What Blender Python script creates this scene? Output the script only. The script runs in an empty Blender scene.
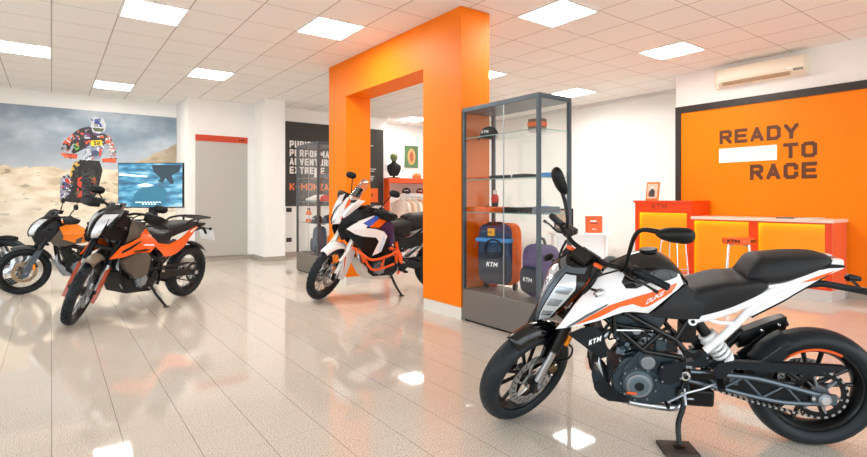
import bpy, bmesh, math, random
from mathutils import Vector, Matrix
from mathutils.geometry import delaunay_2d_cdt
random.seed(7)
SC = bpy.context.scene
COL = SC.collection
PI = math.pi
R_ = math.radians
CAM_H = 1.26
CEIL_Z = 3.274

# ------------------------------------------------------------------ materials
def lin(c):
    return c/12.92 if c <= 0.04045 else ((c+0.055)/1.055)**2.4
def hexc(h):
    h = h.lstrip('#')
    return tuple(lin(int(h[i:i+2], 16)/255) for i in (0, 2, 4))+(1.0,)
MATS = {}
def mat(name, col, rough=0.5, metal=0.0, spec=0.5, coat=0.0, emit=0.0, var=0.0, vscale=30.0, bump=0.0, bscale=200.0, alpha=None):
    if name in MATS: return MATS[name]
    m = bpy.data.materials.new(name); m.use_nodes = True
    nt = m.node_tree; b = nt.nodes['Principled BSDF']
    c = hexc(col) if isinstance(col, str) else tuple(col)
    b.inputs['Base Color'].default_value = c
    b.inputs['Roughness'].default_value = rough
    b.inputs['Metallic'].default_value = metal
    b.inputs['Specular IOR Level'].default_value = spec
    b.inputs['Coat Weight'].default_value = coat
    b.inputs['Coat Roughness'].default_value = 0.05
    if emit:
        b.inputs['Emission Color'].default_value = c
        b.inputs['Emission Strength'].default_value = emit
    if var or bump:
        tc = nt.nodes.new('ShaderNodeTexCoord')
    if var:
        n = nt.nodes.new('ShaderNodeTexNoise'); n.inputs['Scale'].default_value = vscale; n.inputs['Detail'].default_value = 4
        nt.links.new(tc.outputs['Object'], n.inputs['Vector'])
        mx = nt.nodes.new('ShaderNodeMix'); mx.data_type = 'RGBA'
        mx.inputs[6].default_value = tuple(min(1, x*(1-var)) for x in c[:3])+(1,)
        mx.inputs[7].default_value = tuple(min(1, x*(1+var)) for x in c[:3])+(1,)
        nt.links.new(n.outputs['Fac'], mx.inputs[0]); nt.links.new(mx.outputs[2], b.inputs['Base Color'])
    if bump:
        n2 = nt.nodes.new('ShaderNodeTexNoise'); n2.inputs['Scale'].default_value = bscale
        nt.links.new(tc.outputs['Object'], n2.inputs['Vector'])
        bp = nt.nodes.new('ShaderNodeBump'); bp.inputs['Strength'].default_value = bump; bp.inputs['Distance'].default_value = 0.002
        nt.links.new(n2.outputs['Fac'], bp.inputs['Height']); nt.links.new(bp.outputs['Normal'], b.inputs['Normal'])
    MATS[name] = m
    return m

def glass_mat(name, tint=(0.97, 0.985, 0.98, 1), ior=1.45, extra=0.02, rough=0.0):
    if name in MATS: return MATS[name]
    m = bpy.data.materials.new(name); m.use_nodes = True
    nt = m.node_tree; nt.nodes.clear()
    out = nt.nodes.new('ShaderNodeOutputMaterial')
    tr = nt.nodes.new('ShaderNodeBsdfTransparent'); tr.inputs['Color'].default_value = tint
    gl = nt.nodes.new('ShaderNodeBsdfGlossy'); gl.inputs['Roughness'].default_value = rough
    ge = nt.nodes.new('ShaderNodeNewGeometry'); dp = nt.nodes.new('ShaderNodeVectorMath'); dp.operation = 'DOT_PRODUCT'
    nt.links.new(ge.outputs['Normal'], dp.inputs[0]); nt.links.new(ge.outputs['Incoming'], dp.inputs[1])
    def mm(op, a, b):
        n = nt.nodes.new('ShaderNodeMath'); n.operation = op
        for i, x in enumerate((a, b)):
            if isinstance(x, (int, float)): n.inputs[i].default_value = x
            elif x is not None: nt.links.new(x, n.inputs[i])
        return n.outputs[0]
    c1 = mm('SUBTRACT', 1.0, mm('ABSOLUTE', dp.outputs['Value'], None))
    r0 = ((ior-1)/(ior+1))**2+extra
    fac = mm('ADD', r0, mm('MULTIPLY', mm('POWER', c1, 5.0), 1-r0))
    mx = nt.nodes.new('ShaderNodeMixShader'); nt.links.new(fac, mx.inputs[0])
    nt.links.new(tr.outputs[0], mx.inputs[1]); nt.links.new(gl.outputs[0], mx.inputs[2])
    nt.links.new(mx.outputs[0], out.inputs['Surface'])
    MATS[name] = m
    return m

def N(nt, typ, **kw):
    n = nt.nodes.new(typ)
    for k, v in kw.items():
        if k.startswith('i_'): n.inputs[int(k[2:])].default_value = v
        else: setattr(n, k, v)
    return n
def mth(nt, op, a, b=None, c=None):
    n = nt.nodes.new('ShaderNodeMath'); n.operation = op
    for i, x in enumerate((a, b, c)):
        if x is None: continue
        if isinstance(x, (int, float)): n.inputs[i].default_value = x
        else: nt.links.new(x, n.inputs[i])
    return n.outputs[0]
def mixc(nt, f, a, b):
    n = nt.nodes.new('ShaderNodeMix'); n.data_type = 'RGBA'
    for i, x in ((0, f), (6, a), (7, b)):
        if isinstance(x, (int, float, tuple)): n.inputs[i].default_value = x
        else: nt.links.new(x, n.inputs[i])
    return n.outputs[2]
def gridline(nt, coord, off, pitch, width):
    # 1 on a joint line, 0 elsewhere
    t = mth(nt, 'SUBTRACT', coord, off-width/2)
    t = mth(nt, 'DIVIDE', t, pitch)
    t = mth(nt, 'FRACT', t)
    return mth(nt, 'LESS_THAN', t, width/pitch)

def floor_mat():
    m = bpy.data.materials.new('polished_granite_tile'); m.use_nodes = True
    nt = m.node_tree; b = nt.nodes['Principled BSDF']
    tc = N(nt, 'ShaderNodeTexCoord'); sp = N(nt, 'ShaderNodeSeparateXYZ')
    nt.links.new(tc.outputs['Object'], sp.inputs[0])
    gx = gridline(nt, sp.outputs[0], 0.0, 0.3, 0.0032)
    gy = gridline(nt, sp.outputs[1], 0.25, 0.3, 0.0018)
    g = mth(nt, 'MAXIMUM', gx, mth(nt, 'MULTIPLY', gy, 0.55))
    n1 = N(nt, 'ShaderNodeTexNoise'); n1.inputs['Scale'].default_value = 170; n1.inputs['Detail'].default_value = 2
    n2 = N(nt, 'ShaderNodeTexVoronoi'); n2.inputs['Scale'].default_value = 110
    n3 = N(nt, 'ShaderNodeTexNoise'); n3.inputs['Scale'].default_value = 0.9
    for n in (n1, n2, n3): nt.links.new(tc.outputs['Object'], n.inputs['Vector'])
    r1 = N(nt, 'ShaderNodeValToRGB'); r1.color_ramp.elements[0].position = 0.36; r1.color_ramp.elements[1].position = 0.62
    r1.color_ramp.elements[0].color = hexc('#a99d8d'); r1.color_ramp.elements[1].color = hexc('#e8e1d6')
    nt.links.new(n1.outputs['Fac'], r1.inputs[0])
    sp2 = mth(nt, 'LESS_THAN', n2.outputs['Distance'], 0.19)
    c = mixc(nt, mth(nt, 'MULTIPLY', sp2, 0.6), r1.outputs[0], hexc('#4a4139'))
    c = mixc(nt, mth(nt, 'MULTIPLY', g, 0.75), c, hexc('#574d43'))
    nt.links.new(c, b.inputs['Base Color'])
    b.inputs['Roughness'].default_value = 0.035
    b.inputs['Specular IOR Level'].default_value = 0.62
    return m
def ceiling_mat():
    m = bpy.data.materials.new('suspended_ceiling_tile'); m.use_nodes = True
    nt = m.node_tree; b = nt.nodes['Principled BSDF']
    tc = N(nt, 'ShaderNodeTexCoord'); sp = N(nt, 'ShaderNodeSeparateXYZ')
    nt.links.new(tc.outputs['Object'], sp.inputs[0])
    gx = gridline(nt, sp.outputs[0], 0.0, 0.588, 0.016)
    gx2 = gridline(nt, sp.outputs[0], 0.0, 0.588, 0.005)
    gy = gridline(nt, sp.outputs[1], 0.17, 0.64, 0.008)
    n1 = N(nt, 'ShaderNodeTexNoise'); n1.inputs['Scale'].default_value = 90
    nt.links.new(tc.outputs['Object'], n1.inputs['Vector'])
    c = mixc(nt, n1.outputs['Fac'], hexc('#e9e7e4'), hexc('#f6f5f2'))
    c = mixc(nt, mth(nt, 'MULTIPLY', gx, 0.55), c, hexc('#b0a79c'))
    c = mixc(nt, mth(nt, 'MULTIPLY', mth(nt, 'MAXIMUM', gx2, gy), 0.75), c, hexc('#7d6f62'))
    nt.links.new(c, b.inputs['Base Color'])
    b.inputs['Roughness'].default_value = 0.85
    return m
def granite_mat():
    m = bpy.data.materials.new('grey_granite_skirting'); m.use_nodes = True
    nt = m.node_tree; b = nt.nodes['Principled BSDF']
    tc = N(nt, 'ShaderNodeTexCoord')
    n1 = N(nt, 'ShaderNodeTexNoise'); n1.inputs['Scale'].default_value = 120
    nt.links.new(tc.outputs['Object'], n1.inputs['Vector'])
    nt.links.new(mixc(nt, n1.outputs['Fac'], hexc('#7d766c'), hexc('#c3bbae')), b.inputs['Base Color'])
    b.inputs['Roughness'].default_value = 0.3
    return m
def wall_mat():
    return mat('white_plaster', '#efeeec', 0.75, var=0.03, vscale=6, bump=0.05)

# ------------------------------------------------------------------ mesh builder
def crom(p0, p1, p2, p3, t):
    return tuple(0.5*((2*b)+(-a+c)*t+(2*a-5*b+4*c-d)*t*t+(-a+3*b-3*c+d)*t**3) for a, b, c, d in zip(p0, p1, p2, p3))
def smooth_line(pts, n=4, closed=False):
    out = []; L = len(pts)
    if n <= 1: return list(pts)
    rng = range(L) if closed else range(L-1)
    for i in rng:
        if closed: q = [pts[(i+k-1) % L] for k in range(4)]
        else: q = [pts[max(0, i-1)], pts[i], pts[i+1], pts[min(L-1, i+2)]]
        for k in range(n): out.append(crom(*q, k/n))
    if not closed: out.append(tuple(pts[-1]))
    return out

class MB:
    def __init__(s): s.v = []; s.f = []; s.m = []; s.mats = []
    def mi(s, m):
        if m not in s.mats: s.mats.append(m)
        return s.mats.index(m)
    def add(s, vs, fs, m):
        o = len(s.v); k = s.mi(m)
        s.v += [tuple(v) for v in vs]
        for f in fs: s.f.append(tuple(o+i for i in f)); s.m.append(k)
        return s
    def box(s, c, d, m, M=None):
        vs = []
        for x in (-1, 1):
            for y in (-1, 1):
                for z in (-1, 1):
                    p = Vector((x*d[0]/2, y*d[1]/2, z*d[2]/2))
                    if M is not None: p = M @ p
                    vs.append((c[0]+p[0], c[1]+p[1], c[2]+p[2]))
        return s.add(vs, [(0, 1, 3, 2), (4, 6, 7, 5), (0, 4, 5, 1), (2, 3, 7, 6), (0, 2, 6, 4), (1, 5, 7, 3)], m)
    def bb(s, lo, hi, m):
        return s.box([(a+b)/2 for a, b in zip(lo, hi)], [abs(b-a) for a, b in zip(lo, hi)], m)
    def bar(s, p0, p1, w, h, m, upv=(0, 0, 1)):
        p0 = Vector(p0); p1 = Vector(p1); d = (p1-p0); L = d.length; d.normalize()
        u = Vector(upv); sd = d.cross(u)
        if sd.length < 1e-4: sd = d.cross(Vector((0, 1, 0)))
        sd.normalize(); u = sd.cross(d)
        M = Matrix((d, sd, u)).transposed()
        return s.box((p0+p1)/2, (L, w, h), m, M)
    def tube(s, pts, r, m, seg=10, closed=False, caps=True, sm=1):
        P = [tuple(p) for p in pts]
        rr = [r]*len(P) if isinstance(r, (int, float)) else list(r)
        if sm > 1:
            Q = smooth_line([p+(q,) for p, q in zip(P, rr)], sm, closed)
            P = [q[:3] for q in Q]; rr = [max(1e-4, q[3]) for q in Q]
        P = [Vector(p) for p in P]; n = len(P); vs = []; ref = None
        for i in range(n):
            if closed: t = P[(i+1) % n]-P[i-1]
            else: t = P[min(n-1, i+1)]-P[max(0, i-1)]
            if t.length < 1e-9: t = Vector((0, 0, 1))
            t.normalize()
            if ref is None:
                ref = Vector((0, 0, 1)) if abs(t.z) < 0.9 else Vector((1, 0, 0))
            a = ref-t*ref.dot(t)
            if a.length < 1e-5: a = t.orthogonal()
            a.normalize(); b = t.cross(a); ref = a
            for k in range(seg):
                w = 2*PI*k/seg
                vs.append(P[i]+(a*math.cos(w)+b*math.sin(w))*rr[i])
        fs = []
        for i in range(n if closed else n-1):
            j = (i+1) % n
            for k in range(seg):
                l = (k+1) % seg
                fs.append((i*seg+k, i*seg+l, j*seg+l, j*seg+k))
        if caps and not closed:
            fs.append(tuple(range(seg-1, -1, -1))); fs.append(tuple((n-1)*seg+k for k in range(seg)))
        return s.add(vs, fs, m)
    def lathe(s, prof, c, m, axis=(0, 1, 0), seg=48, a0=0, a1=2*PI, closed_prof=False):
        # prof: list of (radius, offset along axis)
        ax = Vector(axis).normalized(); u = ax.orthogonal().normalized()
        if abs(ax.y) > 0.99: u = Vector((1, 0, 0))
        w = u.cross(ax) if abs(ax.y) > 0.99 else ax.cross(u)
        c = Vector(c); full = abs(a1-a0-2*PI) < 1e-6
        n = seg if full else seg+1; L = len(prof); vs = []
        for i in range(n):
            t = a0+(a1-a0)*i/seg
            e = u*math.cos(t)+w*math.sin(t)
            for r, o in prof: vs.append(c+e*r+ax*o)
        fs = []
        for i in range(seg):
            j = (i+1) % n
            for k in range(L if closed_prof else L-1):
                l = (k+1) % L
                fs.append((i*L+k, j*L+k, j*L+l, i*L+l))
        return s.add(vs, fs, m)
    def disc(s, c, r, h, m, axis=(0, 1, 0), seg=32, bev=0.0):
        # solid puck centred on c
        if bev: pr = [(1e-4, -h/2), (r-bev, -h/2), (r, -h/2+bev), (r, h/2-bev), (r-bev, h/2), (1e-4, h/2)]
        else: pr = [(1e-4, -h/2), (r, -h/2), (r, h/2), (1e-4, h/2)]
        return s.lathe(pr, c, m, axis, seg)
    def grid(s, rows, m, cu=False, cv=False):
        n = len(rows); L = len(rows[0]); vs = [p for r in rows for p in r]; fs = []
        for i in range(n if cu else n-1):
            j = (i+1) % n
            for k in range(L if cv else L-1):
                l = (k+1) % L
                fs.append((i*L+k, i*L+l, j*L+l, j*L+k))
        return s.add(vs, fs, m)
    def loft(s, rings, m, caps=True):
        n = len(rings); L = len(rings[0])
        s.grid(rings, m, cv=True)
        if caps:
            s.add(rings[0], [tuple(range(L-1, -1, -1))], m); s.add(rings[-1], [tuple(range(L))], m)
        return s
    def halfloft(s, st, m, n=5, k=3, caps=True):
        # st: list of (x, [(y,z) bottom -> top centre]); mirrored in y
        rows = [[(x, y, z) for y, z in pr] for x, pr in st]
        rows = [smooth_line(r, k) for r in rows]
        cols = [smooth_line([r[i] for r in rows], n) for i in range(len(rows[0]))]
        rings = []
        for i in range(len(cols[0])):
            h = [c[i] for c in cols]
            ring = h+[(x, -y, z) for x, y, z in reversed(h[:-1] if abs(h[-1][1]) < 1e-6 else h)]
            rings.append(ring)
        return s.loft(rings, m, caps)
    def prism(s, poly, y0, y1, m, plane='xz'):
        n = len(poly)
        def P(a, b, c):
            return (a, c, b) if plane == 'xz' else ((c, a, b) if plane == 'yz' else (a, b, c))
        vs = [P(a, b, y0) for a, b in poly]+[P(a, b, y1) for a, b in poly]
        fs = [tuple(range(n)), tuple(range(2*n-1, n-1, -1))]
        fs += [(i, n+i, n+(i+1) % n, (i+1) % n) for i in range(n)]
        return s.add(vs, fs, m)
    def skin(s, poly, yf, m, side=1, th=0.004, res=0.03, off=0.0, sm=1):
        # a curved sheet: outline in (x,z), y from yf(x,z); th = thickness inwards
        P = smooth_line([tuple(p) for p in poly], sm, True) if sm > 1 else [tuple(p) for p in poly]
        Q = []
        for i in range(len(P)):
            a, b = P[i], P[(i+1) % len(P)]; L = math.dist(a, b); k = max(1, int(L/res+0.5))
            for j in range(k): Q.append((a[0]+(b[0]-a[0])*j/k, a[1]+(b[1]-a[1])*j/k))
        nb = len(Q)
        def inside(x, z):
            r = False; j = nb-1
            for i in range(nb):
                if (Q[i][1] > z) != (Q[j][1] > z) and x < (Q[j][0]-Q[i][0])*(z-Q[i][1])/(Q[j][1]-Q[i][1])+Q[i][0]: r = not r
                j = i
            return r
        xs = [p[0] for p in Q]; zs = [p[1] for p in Q]; ins = []
        x = min(xs)+res*0.51
        while x < max(xs):
            z = min(zs)+res*0.47
            while z < max(zs):
                if inside(x, z) and min((x-a)**2+(z-b)**2 for a, b in Q) > (res*0.45)**2: ins.append((x, z))
                z += res
            x += res
        V2 = [Vector(p) for p in Q+ins]
        ov, oe, of, _, _, _ = delaunay_2d_cdt(V2, [], [list(range(nb))], 1, 1e-6)
        n = len(ov)
        front = [(v.x, side*(yf(v.x, v.y)+off), v.y) for v in ov]
        back = [(v.x, side*(yf(v.x, v.y)+off-th), v.y) for v in ov]
        fs = [tuple(f) for f in of]
        cnt = {}
        for f in fs:
            for i in range(len(f)):
                e = (f[i], f[(i+1) % len(f)]); cnt[e] = 1
        bnd = [e for e in cnt if (e[1], e[0]) not in cnt]
        al = fs+[tuple(n+i for i in reversed(f)) for f in fs]+[(b, a, n+a, n+b) for a, b in bnd]
        return s.add(front+back, al, m)
    def text(s, txt, mp, h, m, t=0.2, wd=0.62, gap=0.16, slant=0.0):
        # stroke lettering; mp(x, y) -> 3D point; returns the mesh builder
        x0 = 0.0; kk = 0
        o_ = Vector(mp(0, h*.5)); nn = (Vector(mp(h*.05, h*.5))-o_).cross(Vector(mp(0, h*.55))-o_).normalized()
        for ch in txt:
            if ch == ' ': x0 += h*0.5; continue
            gw = h*(wd*1.35 if ch in 'M' else (t*1.05 if ch == 'I' else wd)); tt = t*h
            for st in GLYPH[ch]:
                pts = [(tt/2+a*(gw-tt), tt/2+b*(h-tt)) for a, b in st]
                for (ax, ay), (bx, by) in zip(pts, pts[1:]):
                    L = math.hypot(bx-ax, by-ay)
                    if L < 1e-9: continue
                    dx, dy = (bx-ax)/L*tt/2, (by-ay)/L*tt/2
                    q = [(ax-dx-dy, ay-dy+dx), (ax-dx+dy, ay-dy-dx), (bx+dx+dy, by+dy-dx), (bx+dx-dy, by+dy+dx)]
                    q = clip(q, 0, gw, 0, h)
                    if len(q) > 2:
                        kk += 1; s.add([Vector(mp(x0+x+slant*y, y))+nn*(.00012*kk) for x, y in q], [tuple(range(len(q)))], m)
            x0 += gw+gap*h
        return s
    def map(s, fn, i0=0):
        s.v = s.v[:i0]+[tuple(fn(Vector(p))) for p in s.v[i0:]]
        return s
    def build(s, name, parent=None, sharp=38, bevel=None, solid=None, origin=None, label=None):
        me = bpy.data.meshes.new(name)
        vs = s.v if origin is None else [(a-origin[0], b-origin[1], c-origin[2]) for a, b, c in s.v]
        me.from_pydata(vs, [], s.f); me.update()
        for m in s.mats: me.materials.append(m)
        me.polygons.foreach_set('material_index', s.m)
        bm = bmesh.new(); bm.from_mesh(me)
        bmesh.ops.remove_doubles(bm, verts=bm.verts, dist=1e-5)
        bmesh.ops.recalc_face_normals(bm, faces=bm.faces)
        bm.to_mesh(me); bm.free()
        me.polygons.foreach_set('use_smooth', [True]*len(me.polygons))
        me.set_sharp_from_angle(angle=R_(sharp))
        o = bpy.data.objects.new(name, me); COL.objects.link(o)
        if origin is not None: o.location = origin
        if parent is not None: o.parent = parent
        if bevel:
            b = o.modifiers.new('bevel', 'BEVEL'); b.width = bevel; b.segments = 2; b.limit_method = 'ANGLE'; b.angle_limit = R_(40)
            b.harden_normals = False
        if solid:
            q = o.modifiers.new('solid', 'SOLIDIFY'); q.thickness = solid; q.offset = 0
        if label: o['label'] = label
        return o
def clip(q, x0, x1, y0, y1):
    for ax, lim, sg in ((0, x0, 1), (0, x1, -1), (1, y0, 1), (1, y1, -1)):
        o = []
        for i in range(len(q)):
            a, b = q[i-1], q[i]; da = sg*(a[ax]-lim); db = sg*(b[ax]-lim)
            if (da < 0) != (db < 0):
                t = da/(da-db); o.append((a[0]+(b[0]-a[0])*t, a[1]+(b[1]-a[1])*t))
            if db >= 0: o.append(b)
        q = o
        if not q: break
    return q
GLYPH = {
 'R': [[(0, 0), (0, 1), (.75, 1), (1, .88), (1, .6), (.75, .48), (0, .48)], [(.5, .48), (1, 0)]],
 'E': [[(1, 0), (0, 0), (0, 1), (1, 1)], [(0, .5), (.9, .5)]],
 'A': [[(0, 0), (.5, 1), (1, 0)], [(.2, .27), (.8, .27)]],
 'D': [[(0, 0), (0, 1), (.75, 1), (1, .8), (1, .2), (.75, 0), (0, 0)]],
 'Y': [[(0, 1), (.5, .42)], [(1, 1), (.5, .42), (.5, 0)]],
 'T': [[(0, 1), (1, 1)], [(.5, 1), (.5, 0)]],
 'O': [[(.22, 0), (.78, 0), (1, .16), (1, .84), (.78, 1), (.22, 1), (0, .84), (0, .16), (.22, 0)]],
 'C': [[(1, .72), (1, .84), (.78, 1), (.22, 1), (0, .84), (0, .16), (.22, 0), (.78, 0), (1, .16), (1, .28)]],
 'K': [[(0, 0), (0, 1)], [(0, .42), (1, 1)], [(.35, .62), (1, 0)]],
 'M': [[(0, 0), (0, 1), (.5, .35), (1, 1), (1, 0)]],
 'P': [[(0, 0), (0, 1), (.75, 1), (1, .88), (1, .55), (.75, .42), (0, .42)]],
 'U': [[(0, 1), (0, .16), (.22, 0), (.78, 0), (1, .16), (1, 1)]],
 'I': [[(.5, 0), (.5, 1)]],
 'F': [[(0, 0), (0, 1), (1, 1)], [(0, .5), (.9, .5)]],
 'V': [[(0, 1), (.5, 0), (1, 1)]],
 'X': [[(0, 0), (1, 1)], [(0, 1), (1, 0)]],
 'N': [[(0, 0), (0, 1), (1, 0), (1, 1)]],
 'Z': [[(0, 1), (1, 1), (0, 0), (1, 0)]],
 '-': [[(.1, .5), (.9, .5)]],
 '1': [[(.2, .8), (.55, 1), (.55, 0)]],
 '2': [[(0, 1), (1, 1), (1, .5), (0, .5), (0, 0), (1, 0)]],
 '5': [[(1, 1), (0, 1), (0, .55), (.85, .55), (1, .42), (1, .12), (.85, 0), (0, 0)]],
}
# ------------------------------------------------------------------ scene tree helpers
def thing(name, label, cat, loc=(0, 0, 0), rz=0.0, group=None):
    o = bpy.data.objects.new(name, None); COL.objects.link(o)
    o.location = loc; o.rotation_euler = (0, 0, rz); o.empty_display_size = 0.1
    return tag(o, label, cat, group)
def tag(o, label, cat, group=None):
    o['label'] = label; o['category'] = cat
    if group: o['group'] = group
    return o
def struct(o):
    o['kind'] = 'structure'; return o
def dup(root, loc, rz=0.0, label=None):
    r = root.copy(); COL.objects.link(r); r.location = loc; r.rotation_euler = (0, 0, rz)
    if label: r['label'] = label
    for ch in list(root.children):
        c = ch.copy(); COL.objects.link(c); c.parent = r
        for g in ch.children:
            d = g.copy(); COL.objects.link(d); d.parent = c
    return r

# palette
WHITE = wall_mat()
ORANGE_WALL = mat('orange_paint_wall', '#f27a00', 0.5, spec=.22, var=0.03, vscale=4)
ORANGE_RED = mat('orange_red_gloss', '#ef5a10', 0.3, coat=0.3)
BLACK = mat('satin_black_plastic', '#0a0b0c', 0.35, spec=.28)
BLACK_M = mat('matte_black_plastic', '#151b20', 0.5, spec=.25, bump=0.1, bscale=900)
BLACK_G = mat('gloss_black_paint', '#050506', 0.08, spec=.4, coat=0.25)
RUBBER = mat('tyre_rubber', '#1a2025', 0.5, spec=.3, bump=0.15, bscale=600)
RUBBER_D = mat('tyre_groove', '#070708', 0.8)
STEEL = mat('brushed_steel', '#b9bdc2', 0.28, 1.0)
CHROME = mat('chrome', '#dcdfe2', 0.1, 1.0)
ALU = mat('cast_aluminium', '#8d959d', 0.38, 0.85)
ENGINE = mat('engine_casting_grey', '#36454e', 0.42, 0.55, var=0.1, vscale=80)
ENGINE_D = mat('engine_dark_casting', '#14181b', 0.45, 0.4)
DARKMET = mat('dark_coated_steel', '#14171a', 0.35, 0.5)
WHITE_G = mat('gloss_white_bodywork', '#f2f3f4', 0.2, coat=0.5)
ORANGE_G = mat('gloss_orange_bodywork', '#f0600a', 0.24, coat=0.5)
ORANGE_F = mat('orange_frame_paint', '#ee5a12', 0.3)
SEAT = mat('grained_black_seat_vinyl', '#191a1c', 0.5, spec=.3, bump=0.35, bscale=500)
LENS = glass_mat('clear_lamp_lens', (0.96, 0.97, 0.98, 1), 1.5, 0.03)
REFL = mat('lamp_reflector', '#ccd3d9', 0.15, 0.4)
AMBER = mat('amber_indicator_plastic', '#f08a10', 0.2, coat=0.4)
GLASS = glass_mat('showcase_glass', extra=.05)
# ================================================================== THE FOREGROUND STREET BIKE
def bike_root(name, label, rear, front, lean, group=None):
    o = bpy.data.objects.new(name, None); COL.objects.link(o)
    d = Vector((front[0]-rear[0], front[1]-rear[1], 0)).normalized(); up = Vector((0, 0, 1)); yl = up.cross(d); L = R_(lean)
    y = yl*math.cos(L)-up*math.sin(L); z = up*math.cos(L)+yl*math.sin(L)
    M = Matrix((d, y, z)).transposed().to_4x4(); M.translation = Vector((rear[0], rear[1], 0.002))
    o.matrix_world = M
    tag(o, label, 'motorcycle', group)
    return o, M.inverted()
def steer_fn(gx, rake, ang):
    a = Vector((-math.sin(R_(rake)), 0, math.cos(R_(rake)))); p0 = Vector((gx, 0, 0)); Rm = Matrix.Rotation(R_(ang), 3, a)
    return lambda p: p0+Rm @ (Vector(p)-p0)
IDF = lambda p: p
def tyre_profile(R, rim, w):
    h = R-rim
    half = [(rim, .36*w), (rim+.12*h, .43*w), (rim+.4*h, .5*w), (rim+.66*h, .46*w), (rim+.86*h, .33*w), (rim+.97*h, .16*w), (R, 0)]
    pts = half+[(r, -y) for r, y in reversed(half[:-1])]
    return smooth_line(pts, 3)
def tyre_at(prof, yy):
    # radius of the tyre surface at offset yy (outer branch)
    best = None
    for (r0, y0), (r1, y1) in zip(prof, prof[1:]):
        if (y0-yy)*(y1-yy) <= 0 and abs(y0-y1) > 1e-9:
            r = r0+(r1-r0)*(yy-y0)/(y1-y0)
            best = r if best is None else max(best, r)
    return best
def make_tyre(c, R, rim, w, knobby, road):
    mb = MB(); pr = tyre_profile(R-(0.012 if knobby else 0), rim, w)
    mb.lathe(pr, c, RUBBER, seg=72, closed_prof=True)
    def pt(th, yy, lift=0.0):
        r = tyre_at(pr, yy)+lift
        return (c[0]+r*math.cos(th), c[1]+yy, c[2]+r*math.sin(th))
    if knobby:
        n = 34
        for i in range(n):
            th = 2*PI*i/n
            rows = [(-.05, .0, .14), (.05, .17, .14)] if i % 2 else [(-.17, .0, .14), (.17, .0, .12)]
            for yc, dt, hw in [(-.12, 0, .1), (.12, .5, .1), (-.33, .25, .085), (.33, .75, .085)]:
                t0 = th+dt*2*PI/n; dth = 2*PI/n*0.30
                y0, y1 = (yc-hw)*w, (yc+hw)*w
                vs = [pt(t0-dth, y0, -.004), pt(t0+dth, y0, -.004), pt(t0+dth, y1, -.004), pt(t0-dth, y1, -.004),
                      pt(t0-dth, y0, .011), pt(t0+dth, y0, .011), pt(t0+dth, y1, .011), pt(t0-dth, y1, .011)]
                mb.add(vs, [(0, 1, 2, 3), (4, 7, 6, 5), (0, 4, 5, 1), (1, 5, 6, 2), (2, 6, 7, 3), (3, 7, 4, 0)], RUBBER)
    if road:
        n = 26
        for i in range(n):
            for sd in (1, -1):
                th = 2*PI*(i+(0.5 if sd > 0 else 0))/n
                L = []
                for k in range(7):
                    q = k/6; yy = sd*(0.05+0.37*q)*w; L.append((th+0.34*(q**1.6), yy))
                vs = []
                for a, yy in L:
                    vs += [pt(a-.011, yy, .0009), pt(a+.011, yy, .0009)]
                mb.add(vs, [(2*k, 2*k+1, 2*k+3, 2*k+2) for k in range(6)], RUBBER_D)
    return mb
def disc_brake(c, ro, ri, y, m, hubr, seg=72, slots=True, arms=6):
    mb = MB(); t = 0.0025
    vs = []; n = seg
    for i in range(n):
        a = 2*PI*i/n; w = 0.003*math.cos(a*12)
        for rr, yy in ((ri-w, -t), (ro+w, -t), (ro+w, t), (ri-w, t)):
            vs.append((c[0]+rr*math.cos(a), c[1]+y+yy, c[2]+rr*math.sin(a)))
    mb.add(vs, [(i*4+k, ((i+1) % n)*4+k, ((i+1) % n)*4+(k+1) % 4, i*4+(k+1) % 4) for i in range(n) for k in range(4)], m)
    if slots:
        for i in range(24):
            a = 2*PI*i/24; r0, r1 = ri+.25*(ro-ri), ri+.75*(ro-ri); w = .004
            for sd in (1, -1):
                q = []
                for rr, da in ((r0, -w/r0), (r0, w/r0), (r1, .12+w/r1), (r1, .12-w/r1)):
                    q.append((c[0]+rr*math.cos(a+da), c[1]+y+sd*(t+.0004), c[2]+rr*math.sin(a+da)))
                mb.add(q, [(0, 1, 2, 3)], RUBBER_D)
    for i in range(arms):
        a = 2*PI*i/arms
        p = [(hubr, a), ((hubr+ri)/2, a+.18), (ri+.008, a+.4)]
        mb.tube([(c[0]+r*math.cos(b), c[1]+y, c[2]+r*math.sin(b)) for r, b in p], .0065, m, seg=6, sm=3)
    mb.lathe([(hubr-.012, -.006), (hubr+.006, -.006), (hubr+.006, .006), (hubr-.012, .006)], (c[0], c[1]+y, c[2]), m, seg=32, closed_prof=True)
    return mb
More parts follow.
